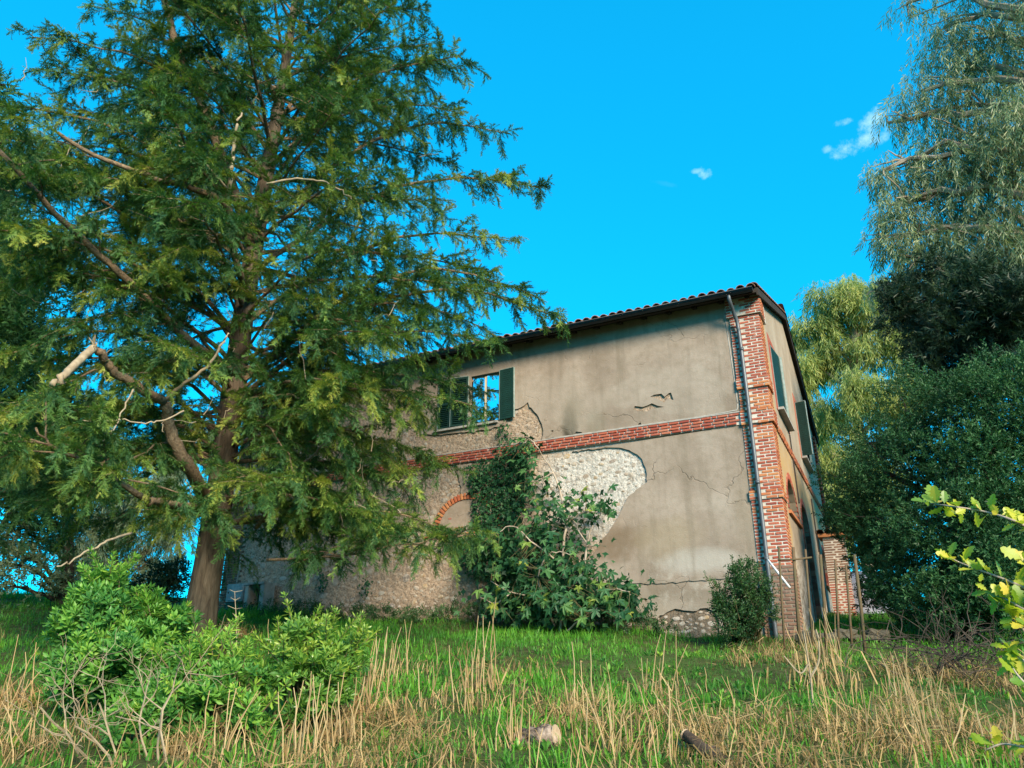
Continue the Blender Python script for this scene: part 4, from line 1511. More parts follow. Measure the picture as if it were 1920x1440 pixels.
def limb_to(wood, a, b, r0, r1, sag=.12, n=7):
    a, b = np.asarray(a), np.asarray(b)
    q = np.linspace(0, 1, n)[:, None]
    L = np.linalg.norm(b - a)
    p = a + (b - a) * q + np.array([0, 0, 1.]) * sag * L * np.sin(q * math.pi) + rng.normal(size=(n, 3)) * .03 * L * np.sin(q * math.pi)
    wood.tube(p, np.linspace(r0, r1, n), 6, .5, False)
    return p


def clump_tree(name, label, cat, base, trunk_top, tr_r, clumps, per, temps, size, leafm, barkm, tone=.45, mode='out', group=None, twigs=5, sub=7, spread=.30):
    t = thing(name, label, cat, base, group)
    g, wood, trunk = Geo(), Geo(), Geo()
    base = np.asarray(base, float); top = np.asarray(trunk_top, float)
    tp = spline([base - [0, 0, .2], base + (top - base) * .35 + rng.normal(size=3) * .06, base + (top - base) * .7 + rng.normal(size=3) * .08, top], 14)
    trunk.tube(tp, np.linspace(tr_r, tr_r * .45, 14) * np.concatenate([[1.35, 1.12], np.ones(12)]), 10)
    for (c, r, dens) in clumps:
        n = int(per * dens)
        p, out, tn = cloud(c, r, n, sub, spread=spread)
        i = int(np.argmin(np.linalg.norm(tp - (c - np.array([0, 0, r])), axis=1)))
        lp = limb_to(wood, tp[i], c, tr_r * .35, tr_r * .12)
        for _ in range(twigs):
            limb_to(wood, lp[random.randint(3, 6)], p[random.randrange(n)], tr_r * .10, tr_r * .03, .05, 5)
        if mode == 'hang':
            d = norm(np.array([0, 0, -1.0]) + out * .35 + rng.normal(size=(n, 3)) * .18)
        else:
            d = norm(out + np.array([0, 0, .35]) + rng.normal(size=(n, 3)) * .4)
        put(g, temps, p, d, norm(rng.normal(size=(n, 3)) + [0, 0, 1]), size * rng.uniform(.75, 1.25, n), tone + tn + rng.normal(size=n) * .08)
    part('trunk', trunk, barkm, t, True)
    part('limbs', wood, barkm, t, kind='stuff')
    part('crown', g, leafm, t, kind='stuff')
    return t


M['oak_leaf'] = leafmat('holm_oak_leaves', [(0, (0.009, 0.038, 0.016)), (.4, (0.020, 0.075, 0.026)), (.7, (0.043, 0.122, 0.041)), (1, (0.097, 0.203, 0.061))], .2, .5, .22)
M['euc_leaf'] = leafmat('eucalyptus_leaves', [(0, (0.064, 0.112, 0.058)), (.4, (0.137, 0.196, 0.101)), (.7, (0.233, 0.280, 0.131)), (1, (0.421, 0.392, 0.138))], .3, .4, .45)
M['euc_light'] = leafmat('yellow_green_gum_leaves', [(0, (0.097, 0.150, 0.051)), (.4, (0.209, 0.269, 0.076)), (.7, (0.322, 0.359, 0.101)), (1, (0.483, 0.433, 0.127))], .35, .45, .4)  # paler and yellower than the eucalyptus leaves
M['dark_conifer'] = leafmat('dark_conifer_needles', [(0, (0.010, 0.024, 0.015)), (.5, (0.020, 0.048, 0.027)), (1, (0.053, 0.090, 0.037))], .15, .5, .25)
M['olive_leaf'] = leafmat('grey_green_leaves', [(0, (0.065, 0.104, 0.052)), (.5, (0.143, 0.195, 0.104)), (1, (0.247, 0.286, 0.156))], .3, .45, .4)
M['dark_leaf'] = leafmat('dark_shrub_leaves', [(0, (0.008, 0.023, 0.010)), (.5, (0.018, 0.047, 0.018)), (1, (0.052, 0.104, 0.033))], .2, .45, .3)  # dark leaf tones of the bush by the trunk
M['shrub_leaf'] = leafmat('glossy_shrub_leaves', [(0, (0.026, 0.097, 0.028)), (.4, (0.065, 0.202, 0.038)), (.7, (0.161, 0.332, 0.045)), (1, (0.475, 0.524, 0.063))], .3, .42, .3)
M['yellow_leaf'] = leafmat('yellowing_shrub_leaves', [(0, (0.039, 0.130, 0.026)), (.4, (0.130, 0.260, 0.039)), (.7, (0.312, 0.390, 0.052)), (1, (0.546, 0.520, 0.065))], .35, .35, .5)  # yellower leaf tones than the green shrubs
M['weed_leaf'] = leafmat('weed_leaves', [(0, (0.015, 0.045, 0.018)), (.5, (0.038, 0.098, 0.030)), (1, (0.105, 0.195, 0.053))], .3, .45, .35)
M['grey_bark'] = bark('grey_bark', (.09, .075, .06), (.20, .175, .145), (.33, .29, .24), 8, 2)
M['gum_bark'] = bark('pale_gum_bark', (.20, .15, .11), (.34, .28, .22), (.48, .42, .35), 5, 1.2, .4)
M['dark_bark'] = bark('dark_bark', (.025, .02, .015), (.06, .048, .036), (.10, .08, .06), 9, 2)


def CL(rows, dscale=1.0):
    return [(P(x, y, D), r, (r ** 2) * 1.0) for (x, y, D, r) in rows]


def gbase(px, D):
    r = ray(px, 1200); q = CAM + r * (D / math.hypot(r[0], r[1]))
    return np.array([q[0], q[1], gz(q[0], q[1])])


clump_tree('eucalyptus_tree', 'tall grey green eucalyptus with weeping leaves at the right edge', 'tree', gbase(1985, 20), P(1960, 40, 20), .34,
           CL([(1770, 50, 20, 1.0), (1700, 6, 19.6, .45), (1850, 60, 20, 1.5), (1930, 90, 20, 1.6), (1735, 170, 19.6, .8), (1800, 200, 20, 1.4), (1900, 240, 20.5, 1.6), (1695, 300, 19.5, .85), (1760, 330, 20, 1.2), (1860, 380, 20, 1.6),
               (1940, 420, 20, 1.5), (1668, 385, 19.5, .6), (1720, 440, 19.8, .9), (1800, 480, 19.6, 1.2), (1900, 520, 19.6, 1.3), (1690, 480, 19.6, .7), (1655, 320, 19.4, .45), (1665, 230, 19.6, .4), (1660, 450, 19.6, .5), (1700, 380, 19.6, .8), (1650, 540, 20, .5), (1885, 610, 19.2, .85), (1940, 620, 19.4, 1.0), (1990, 250, 20, 1.8), (2020, 500, 20, 1.7),
               (1820, 130, 20.3, 1.3), (1780, 270, 20.3, 1.2), (1840, 300, 20.3, 1.4), (1790, 410, 20.2, 1.2), (1870, 470, 20.2, 1.3), (1730, 540, 19.8, .8), (1950, -150, 20, 2.4), (1830, -110, 20, 1.6)]), 165, TE, .46, M['euc_leaf'], M['gum_bark'], .44, 'hang', sub=11, spread=.46)
clump_tree('gum_tree', 'distant yellow green gum tree with pale limbs beyond the gable', 'tree', gbase(1640, 34), P(1600, 600, 34), .30,
           CL([(1560, 560, 34, 1.2), (1520, 610, 34, 1.1), (1590, 530, 34, .9), (1615, 570, 34, 1.2), (1655, 545, 34, 1.0), (1508, 690, 34, 1.2), (1512, 770, 34, 1.3), (1530, 850, 33, 1.2), (1540, 690, 35, 1.3), (1500, 630, 35, .8), (1580, 600, 35, 1.2), (1680, 600, 35, 1.3), (1570, 650, 34, 1.0), (1640, 640, 34, 1.3), (1700, 650, 34, 1.3), (1545, 760, 33, 1.3), (1620, 740, 33, 1.5), (1700, 740, 33, 1.5),
               (1560, 850, 32, 1.3), (1610, 860, 32, 1.5), (1545, 930, 31, .9), (1575, 990, 31, 1.0), (1640, 940, 31, 1.2)]), 220, TE, .68, M['euc_light'], M['gum_bark'], .45, 'hang', spread=.36)
t = clump_tree('cedar_tree', 'nearly black conifer between the eucalyptus and the holm oak', 'tree', gbase(1850, 18.5), P(1840, 560, 18.5), .22,
               CL([(1710, 560, 18.5, .6), (1755, 505, 18.5, .4), (1790, 580, 18.3, .8), (1860, 550, 18.5, .8), (1735, 630, 18.2, .7), (1830, 630, 18.2, 1.1), (1675, 590, 18.2, .4), (1790, 700, 18, .8), (1880, 690, 18, .9), (1930, 600, 18, 1.0)]),
               1000, SPRIGS, .27, M['dark_conifer'], M['dark_bark'], .4, 'out', spread=.36)
clump_tree('holm_oak_tree', 'broad dark green holm oak to the right of the house', 'tree', gbase(1800, 15.2), P(1790, 900, 15.2), .20,
           CL([(1630, 830, 17.4, 0.84), (1700, 770, 16.1, 0.88), (1780, 760, 15.4, 1.0), (1870, 745, 15.2, 1.0), (1960, 770, 15, 1.2), (1600, 910, 17.8, 0.82), (1680, 880, 15.7, 1.06), (1790, 860, 14.6, 1.1), (1900, 870, 14.6, 1.1), (1990, 900, 14.8, 1.1),
               (1596, 990, 17.8, 0.70), (1660, 985, 16.0, 0.98), (1760, 975, 14.4, 1.0), (1870, 985, 14.3, 1.0), (1960, 1000, 14.3, 1.0), (1640, 1060, 16.7, 0.61), (1700, 1075, 14.9, 0.83), (1800, 1085, 14.2, .9), (1900, 1090, 14.2, .9), (1690, 1100, 16.2, 0.73), (1760, 1060, 16, .9), (1850, 1085, 16, .9), (1640, 1000, 17.7, 0.78), (1720, 900, 16, .9), (1900, 1000, 15.8, 1.0), (1650, 1120, 16.9, 0.49), (1750, 1140, 14.2, .6), (1850, 1150, 14.0, .7), (1940, 1140, 14, .8)]),
           1050, TB, .17, M['oak_leaf'], M['dark_bark'], .45, 'out', sub=14, spread=.27)
clump_tree('spruce_tree', 'second conifer filling the left edge behind the big one', 'tree', gbase(-60, 19), P(-60, 60, 19), .25,
           CL([(-40, 300, 19, 1.0), (20, 380, 19, 1.0), (-60, 480, 19, 1.4), (40, 520, 19, 1.0), (-30, 640, 19, 1.5), (60, 680, 19, 1.1), (-40, 800, 19, 1.6), (70, 830, 19, 1.2), (-40, 930, 19, 1.4), (80, 930, 19, .9), (150, 900, 19, .8), (130, 780, 19, .8), (-20, 190, 19, .5), (10, 160, 19, .3)]),
           380, SPRIGS, .36, M['conifer_leaf'], M['dark_bark'], .25, 'out', spread=.36)
clump_tree('olive_tree', 'pale grey green tree with dark trunk at the left edge', 'tree', gbase(108, 19), P(122, 960, 19), .17,
           CL([(-20, 1050, 19, .8), (50, 1045, 18.8, .7), (105, 985, 19.2, .5), (30, 1000, 19, .6), (70, 1095, 18.6, .45), (10, 1100, 18.6, .5), (140, 1090, 19, .35)]), 420, TB, .24, M['olive_leaf'], M['dark_bark'], .5, 'out')
clump_tree('slender_tree', 'thinly leaved tree against the bright sky left of the conifer trunk', 'tree', gbase(210, 33), P(215, 980, 33), .16,
           CL([(160, 1040, 33, 1.0), (230, 1000, 33, 1.2), (300, 1020, 33, 1.0), (190, 1075, 33, .8), (270, 1060, 33, .9), (330, 950, 33, 1.1), (345, 860, 33, 1.0), (290, 900, 33, 1.2), (230, 930, 33, 1.1), (380, 800, 33, 1.0), (150, 980, 33, .9)]), 260, TE, .60, M['olive_leaf'], M['dark_bark'], .35, 'hang', twigs=14)
clump_tree('dark_bush', 'dark bush directly left of the conifer trunk', 'bush', gbase(290, 17), P(290, 1100, 17), .06,
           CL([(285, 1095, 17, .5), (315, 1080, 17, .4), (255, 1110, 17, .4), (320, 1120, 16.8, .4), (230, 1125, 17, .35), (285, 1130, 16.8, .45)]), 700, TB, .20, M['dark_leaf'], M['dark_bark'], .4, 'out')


def shrub(name, label, rows, per, temps, size, leafm, stemm, tone, base, stem_r=.012, upw=.8, sub=12, spread=.3, cat='shrub', shoots=22):
    base = np.asarray(base, float)
    t = thing(name, label, cat, base)
    g, wood = Geo(), Geo()
    for (x, y, D, r) in rows:
        c = P(x, y, D); n = int(per * (r / .3) ** 2)
        p, out, tn = cloud(c, r, n, sub, spread=spread)
        zmin = ground(p[:, 0], p[:, 1]) + .03
        p[:, 2] = np.maximum(p[:, 2], zmin)
        d = norm(out * .7 + np.array([0, -.1, upw]) + rng.normal(size=(n, 3)) * .3)
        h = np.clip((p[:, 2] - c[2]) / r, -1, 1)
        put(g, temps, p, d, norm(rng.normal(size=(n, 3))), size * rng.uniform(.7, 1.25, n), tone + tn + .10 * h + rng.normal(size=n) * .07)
        for i in range(0, n, max(1, n // 26)):
            f = base + rng.normal(size=3) * [.12, .12, 0]; f[2] = gz(f[0], f[1]) - .03
            limb_to(wood, f, p[i], stem_r, stem_r * .4, .06, 5)
    for _ in range(shoots):       # longer shoots breaking the outline
        x, y, D, r = random.choice(rows)
        c = P(x, y, D); e = norm(rng.normal(size=3) * [.7, .5, .3] + [0, 0, .8])
        p0, L = c + e * r * .7, random.uniform(.12, .32)
        wood.tube([p0 - e * .15, p0 + e * L], [.006, .003], 4, .5, False)
        k = 4
        pp = p0 + e * L * np.linspace(.2, 1, k)[:, None]
        put(g, temps, pp, norm(e + rng.normal(size=(k, 3)) * .2), norm(rng.normal(size=(k, 3))), size * np.linspace(1.0, .7, k), tone + .22)
    part('stems', wood, stemm, t, kind='stuff')
    part('foliage', g, leafm, t, kind='stuff')
    return t


M['stem'] = simple('green_brown_stem', (.13, .10, .05), (.09, .09, .04), 10, .8, .2, .3, 50)
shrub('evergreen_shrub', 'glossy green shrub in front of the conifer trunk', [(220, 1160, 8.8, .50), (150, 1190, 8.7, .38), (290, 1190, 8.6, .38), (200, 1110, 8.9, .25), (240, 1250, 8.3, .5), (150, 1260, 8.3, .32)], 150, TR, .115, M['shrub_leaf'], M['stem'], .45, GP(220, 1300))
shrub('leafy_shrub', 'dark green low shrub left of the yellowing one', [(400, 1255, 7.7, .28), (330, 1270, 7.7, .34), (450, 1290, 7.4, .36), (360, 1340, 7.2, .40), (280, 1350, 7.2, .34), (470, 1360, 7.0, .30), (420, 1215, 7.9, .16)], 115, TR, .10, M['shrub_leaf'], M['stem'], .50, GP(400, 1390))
shrub('yellowing_shrub', 'yellow green shrub beside the dry grass', [(560, 1215, 7.4, .28), (610, 1235, 7.3, .28), (530, 1250, 7.3, .24), (640, 1270, 7.2, .22), (580, 1290, 7.0, .32), (660, 1225, 7.4, .14)], 130, TR, .10, M['yellow_leaf'], M['stem'], .32, GP(590, 1360))
q = FP(1395, 1185, .6)
shrub('leafy_bush', 'leafy shrub growing against the foot of the brick corner', [(1385, 1072, 12.9, .26), (1398, 1110, 12.8, .34), (1372, 1140, 12.8, .28), (1418, 1150, 12.8, .28), (1390, 1175, 12.7, .38), (1350, 1120, 12.9, .14), (1440, 1115, 12.9, .14)], 150, TB, .15, M['weed_leaf'], M['stem'], .34, q)


def build_weeds():
    g = Geo()
    for px in list(range(440, 900, 14)) + list(range(1060, 1240, 16)):
        c = FP(px + random.uniform(-8, 8), 1160, .35 + random.uniform(-.15, .5)); c[2] = gz(c[0], c[1]) + .12
        n = random.randint(26, 60); r = random.uniform(.14, .34)
        p, out, tn = cloud(c, r, n, 4)
        put(g, TB, p, norm(out + [0, 0, .8]), norm(rng.normal(size=(n, 3))), .13 * rng.uniform(.6, 1.3, n), .32 + tn + rng.normal(size=n) * .1)
    o = solo('weeds', g, M['weed_leaf'], 'dark green weeds along the foot of the wall', 'weeds', FP(600, 1165, .4), kind='stuff')


build_weeds()

# ---- ivy on the wall
M['ivy_leaf'] = leafmat('ivy_leaves', [(0, (0.008, 0.036, 0.018)), (.4, (0.018, 0.072, 0.029)), (.75, (0.046, 0.130, 0.042)), (1, (0.156, 0.260, 0.052))], .2, .5, .18)


def ivy_template():
    pts = [(0, 0), (.35, -.42), (.55, -.12), (1.0, 0), (.55, .12), (.35, .42)]
    V = [np.array([a, b, .06 * abs(b) - .05 * a]) for a, b in pts]
    return np.array(V), np.array([(0, 1, 2), (0, 2, 3), (0, 3, 4), (0, 4, 5)]), np.zeros(6)


def build_ivy():
    base = FP(930, 1160, .15); base[2] = gz(base[0], base[1])
    t = thing('ivy', 'dark ivy climbing the wall beside the blind arch', 'ivy', base)
    g, wood = Geo(), Geo()
    polys = [([(876, 872), (930, 862), (990, 858), (994, 905), (978, 960), (962, 1003), (893, 1002), (888, 940), (878, 905)], 3000),
             ([(852, 1012), (900, 1000), (965, 998), (968, 1090), (900, 1088), (866, 1062)], 1700), ([(930, 838), (966, 836), (985, 862), (925, 866)], 260), ([(934, 792), (952, 790), (958, 840), (932, 842)], 90),
             ([(595, 1060), (612, 1060), (610, 1110), (598, 1105)], 70), ([(678, 1090), (694, 1088), (690, 1120), (680, 1118)], 50)]
    for poly, n in polys:
        xs = [a for a, b in poly]; ys = [b for a, b in poly]
        k = 0
        pts = []
        while k < n:
            x, y = random.uniform(min(xs), max(xs)), random.uniform(min(ys), max(ys))
            if inpoly((x, y), poly):
                pts.append(FP(x + random.gauss(0, 4), y + random.gauss(0, 4), -.04 + random.random() ** 1.5 * (.30 if y > 1000 else .20))); k += 1
        pts = np.array(pts)
        nrm = np.array([-DG[0], -DG[1], 0])
        d = norm(np.array([0, 0, -1.]) + rng.normal(size=(n, 3)) * .45 + nrm * .25)
        put(g, [ivy_template()], pts, d, norm(nrm + rng.normal(size=(n, 3)) * .4 + [0, 0, .35]), rng.uniform(.045, .095, n), rng.uniform(.15, .75, n) ** 1.2)
    for px in (900, 925, 950, 940):
        pts = [FP(px + random.uniform(-8, 8), y, .02) for y in np.linspace(1165, 800 if px == 940 else 880, 10)]
        wood.tube(spline(pts, 24), np.linspace(.022, .006, 24), 5)
    part('stems', wood, M['grey_bark'], t, kind='stuff')
    part('foliage', g, M['ivy_leaf'], t, kind='stuff')


build_ivy()

# ---- fig tree: each large lobed leaf is a leaf
M['fig_leaf'] = leafobjmat('fig_leaves', [(0, (0.019, 0.078, 0.032)), (.35, (0.033, 0.112, 0.042)), (.7, (0.060, 0.157, 0.050)), (.9, (0.107, 0.213, 0.046)), (1, (0.262, 0.302, 0.046))], .28, .5, .35)


def lobed_leaf(name, lobes, mat, curl=.25):
    """lobes: list of (angle, length, halfwidth) -> outline fan with cupping"""
    ring = []
    for i, (a, L, hw) in enumerate(lobes):
        ring += [(a - hw, L * .62), (a - hw * .35, L * .93), (a, L), (a + hw * .35, L * .93), (a + hw, L * .62)]
        if i + 1 < len(lobes):
            a2 = lobes[i + 1][0] - lobes[i + 1][2]; ring.append(((a + hw + a2) / 2, min(L, lobes[i + 1][1]) * .50))
    V = [(0, 0, 0)]
    for a, r in ring:
        x, y = r * math.cos(a), r * math.sin(a)
        V.append((x, y, -curl * (x * x + .6 * y * y) + .05 * math.sin(a * 7)))
    T = [(0, i, i + 1) for i in range(1, len(ring))]
    return Geo().add(V, T, .5).mesh(name, mat)


FIG = [lobed_leaf('leaf', [(-1.9, .50, .30), (-.95, .85, .27), (0, 1.0, .30), (.95, .85, .27), (1.9, .50, .30)], M['fig_leaf'], c) for c in (.15, .3, .45)]


def build_fig():
    base = FP(1045, 1175, .7); base[2] = gz(base[0], base[1])
    t = thing('fig_tree', 'fig tree with large lobed leaves and pale bare stems against the wall', 'tree', base)
    stems = [[(1050, 1185, .7), (1058, 1110, .7), (1056, 1020, .65), (1062, 985, .6), (1052, 930, .55), (1038, 885, .5), (1022, 862, .45), (1010, 840, .4)],
             [(1055, 1060, .7), (1030, 1040, .8), (990, 1010, .9), (960, 985, .9), (935, 1000, .95)], [(1060, 985, .6), (1085, 965, .7), (1110, 960, .8), (1135, 965, .8)],
             [(1058, 1110, .7), (1090, 1080, .8), (1100, 1030, .8), (1088, 1000, .8), (1075, 975, .7)], [(1050, 1150, .7), (1000, 1120, .9), (960, 1110, 1.0), (920, 1090, 1.0)],
             [(1060, 1150, .7), (1110, 1120, .9), (1150, 1105, 1.0), (1180, 1110, 1.0)], [(1040, 1175, .7), (1010, 1100, 1.0), (1020, 1050, 1.1), (1045, 1035, 1.1), (1070, 1040, 1.1)],
             [(1010, 840, .4), (995, 825, .4), (985, 820, .4)], [(1038, 885, .5), (1010, 900, .6), (985, 905, .6)], [(1090, 1080, .8), (1095, 1060, .85), (1105, 1000, .85), (1112, 985, .85)],
             [(960, 1110, 1.0), (930, 1130, 1.1), (900, 1120, 1.1)], [(1060, 1185, .8), (1090, 1160, 1.0), (1120, 1140, 1.1)]]
    tips = []
    for k, s in enumerate(stems):
        p = spline([FP(*q) for q in s], 16)
        p += rng.normal(size=p.shape) * .008
        r0 = .035 if k == 0 else .020
        part('stem', Geo().tube(p, np.linspace(r0, .008, 16), 6), M['gum_bark'], t, True)
        tips += list(p[5:])
    reg = [(1030, 1000, 70, 45, .8, 34), (1090, 945, 45, 35, .7, 18), (1130, 955, 25, 20, .8, 8), (1005, 910, 35, 45, .6, 22), (1060, 1075, 70, 45, 1.0, 40), (960, 1060, 60, 45, 1.0, 34), (1160, 1118, 38, 28, 1.0, 24), (1000, 1125, 80, 40, 1.1, 40),
           (915, 1015, 40, 20, .9, 14), (985, 842, 26, 24, .5, 14), (1090, 1130, 70, 35, 1.1, 36), (940, 1130, 40, 30, 1.1, 16)]
    n = 0
    fill, fl = Geo(), []
    for (x, y, ax, ay, p, k) in reg:
        for _ in range(k * (12 if y > 990 else 4)):
            q = FP(random.gauss(x, ax * .55), min(random.gauss(y, ay * .55), 1180), max(.1, p - random.uniform(.1, .7)))
            q[2] = max(q[2], gz(q[0], q[1]) + .05); fl.append(q)
    fl = np.array(fl); nn_ = len(fl)
    nv = np.array([-DG[0], -DG[1], .4])
    put(fill, [ivy_template()], fl, norm(np.array([0, 0, -.7]) + rng.normal(size=(nn_, 3)) * .6), norm(nv + rng.normal(size=(nn_, 3)) * .5), rng.uniform(.09, .19, nn_), rng.uniform(.1, .7, nn_))
    part('inner_foliage', fill, M['ivy_leaf'], t, kind='stuff')
    for (x, y, ax, ay, p, k) in reg:
        for _ in range(k):
            px, py = random.gauss(x, ax * .6), random.gauss(y, ay * .6)
            q = FP(px, min(py, 1178), p + random.uniform(-.25, .35))
            q[2] = max(q[2], gz(q[0], q[1]) + .08)
            o = link('leaf', random.choice(FIG), t, tuple(q - base))
            s = random.uniform(.10, .21); o.scale = (s, s, s)
            d = norm(np.array([-DG[0] * .5, -DG[1] * .5, -.55]) + rng.normal(size=3) * .5)
            X, Y, Z = frames(d[None], norm(np.array([-DG[0], -DG[1], .9]) + rng.normal(size=3) * .35)[None])
            o.rotation_euler = Matrix((X[0], Y[0], Z[0])).transposed().to_euler()
            n += 1
    # short petioles tie the leaves to the nearest stem
    g = Geo(); tips = np.array(tips)
    for o in [c for c in t.children if c.name.startswith('leaf')]:
        a = np.array(o.location) + base
        b = tips[np.argmin(np.linalg.norm(tips - a, axis=1))]
        if np.linalg.norm(a - b) < .8: g.tube([b, (a + b) / 2 + rng.normal(size=3) * .02, a], [.006, .004, .003], 4, .5, False)
    part('leaf_stalks', g, M['stem'], t, kind='stuff')


build_fig()

# ---- oak sapling at the right edge, close by
M['young_oak'] = leafobjmat('young_oak_leaves', [(0, (0.115, 0.238, 0.030)), (.35, (0.276, 0.367, 0.030)), (.7, (0.460, 0.475, 0.040)), (1, (0.575, 0.454, 0.070))], .42, .4, .4, 1.4)


def oak_leaf(curl):
    """long wavy-edged leaf along +X"""
    n = 13; V, T = [], []
    for i in range(n):
        x = i / (n - 1)
        w = .30 * math.sin(math.pi * min(1, x * .93 + .04) ** 1.25) * (1 + .38 * math.cos(2 * math.pi * 4.5 * x))
        w = max(w, .012)
        z = -curl * x * x
        V += [(x, -w, z + .12 * w), (x, 0, z), (x, w, z + .12 * w)]
        if i:
            k = 3 * i
            T += [(k - 3, k, k + 1), (k - 3, k + 1, k - 2), (k - 2, k + 1, k + 2), (k - 2, k + 2, k - 1)]
    return Geo().add(V, T, .5).mesh('leaf', M['young_oak'])


OAKL = [oak_leaf(.1), oak_leaf(.3), oak_leaf(-.15)]


def build_oak_sapling():
    base = P(1990, 1500, 3.9); base[2] = gz(base[0], base[1])
    t = thing('oak_sapling', 'young oak with bright yellow green lobed leaves at the right edge', 'sapling', base)
    main = spline([base, P(1985, 1400, 3.9), P(1965, 1250, 3.85), P(1950, 1100, 3.8), P(1960, 960, 3.8), P(1990, 880, 3.8)], 24)
    part('stem', Geo().tube(main, np.linspace(.022, .006, 24), 6), M['gum_bark'], t, True)
    tw = [[(1955, 1010), (1925, 988), (1890, 972), (1840, 958), (1790, 950), (1745, 944)], [(1950, 1130), (1925, 1105), (1880, 1085), (1840, 1070), (1800, 1055), (1782, 1045)],
          [(1952, 1160), (1915, 1140), (1880, 1120), (1855, 1110)], [(1955, 1230), (1925, 1190), (1900, 1150), (1890, 1120)], [(1960, 1290), (1930, 1250), (1905, 1225), (1890, 1215)],
          [(1965, 1330), (1930, 1290), (1905, 1262), (1895, 1240)], [(1950, 1120), (1935, 1080), (1920, 1050)], [(1975, 1400), (1920, 1400), (1880, 1395), (1850, 1405)], [(1960, 1200), (1935, 1170), (1910, 1165)]]
    for s in tw:
        D = 3.8
        p = spline([P(x, y, D + .02 * i * random.uniform(-1, 1)) for i, (x, y) in enumerate(s)], 18)
        part('twig', Geo().tube(p, np.linspace(.007, .0025, 18), 5), M['gum_bark'], t, True)
        L = np.linalg.norm(np.diff(p, axis=0), axis=1).sum()
        for i in range(int(L / .012)):
            f = random.uniform(.12, 1) if i > 2 else 1.0
            j = min(17, int(f * 17)); q = p[j]
            tan = norm(p[min(17, j + 1)] - p[max(0, j - 1)])
            d = norm(tan * .5 + norm(rng.normal(size=3)) * .9 + np.array([0, 0, .25]))
            X, Y, Z = frames(d[None], norm(np.array([0, -.5, .8]) + rng.normal(size=3) * .5)[None])
            o = link('leaf', random.choice(OAKL), t, tuple(q + d * .008 - base))
            sc = random.uniform(.032, .085); o.scale = (sc, sc, sc)
            o.rotation_euler = Matrix((X[0], Y[0], Z[0])).transposed().to_euler()


build_oak_sapling()

# ------------------------------------------------------------------ grass and dry stalks
def blade_tuft(n, spread, bend, width, lo=.6):
    V, T, A = [], [], []
    for i in range(n):
        a = random.uniform(0, 2 * math.pi); o = np.array([random.gauss(0, spread), random.gauss(0, spread), 0])
        h = random.uniform(lo, 1.0); b = random.uniform(.15, 1) * bend
        d = np.array([math.cos(a), math.sin(a), 0]); s = np.array([-d[1], d[0], 0]) * width * random.uniform(.7, 1.2)
        p1 = o + d * b * .18 * h + np.array([0, 0, h * .55]); p2 = o + d * b * .75 * h + np.array([0, 0, h * (1 - .35 * b)])
        k = len(V)
        V += [o - s, o + s, p1 - s * .8, p1 + s * .8, p2]
        T += [(k, k + 1, k + 3), (k, k + 3, k + 2), (k + 2, k + 3, k + 4)]
        j = random.uniform(-.12, .12); A += [j - .1, j - .1, j, j, j + .08]
    return np.array(V), np.array(T), np.array(A)


M['grass'] = leafmat('lawn_grass', [(0, (0.023, 0.091, 0.013)), (.35, (0.053, 0.193, 0.020)), (.65, (0.113, 0.323, 0.029)), (.85, (0.228, 0.416, 0.051)), (1, (0.429, 0.492, 0.145))], .35, .5, .3)
M['straw'] = leafmat('dry_straw', [(0, (0.138, 0.086, 0.038)), (.4, (0.276, 0.180, 0.081)), (.7, (0.414, 0.279, 0.126)), (1, (0.534, 0.385, 0.196))], .25, .6, .25, 1.2)
M['stalk'] = leafobjmat('dry_stalks', [(0, (0.313, 0.210, 0.096)), (.5, (0.432, 0.302, 0.148)), (1, (0.506, 0.370, 0.200))], .08, .6, .25, 1.0)


def nz(p, s, seed):
    return np.array([mnoise.noise(Vector((q[0] * s + seed, q[1] * s - seed, seed * .37))) for q in p])


def field(n, y0, y1, xw=.78):
    y = np.sqrt(rng.uniform(y0 ** 2, y1 ** 2, n)); x = rng.uniform(-1, 1, n) * (xw * y + .8)
    u = (x - C[0]) * DF[0] + (y - C[1]) * DF[1]; w = -((x - C[0]) * DG[0] + (y - C[1]) * DG[1])
    ok = ~((u > -.05) & (u < W) & (w < .08))
    x, y = x[ok], y[ok]
    return np.stack([x, y, ground(x, y) - .015], 1), u[ok], w[ok]


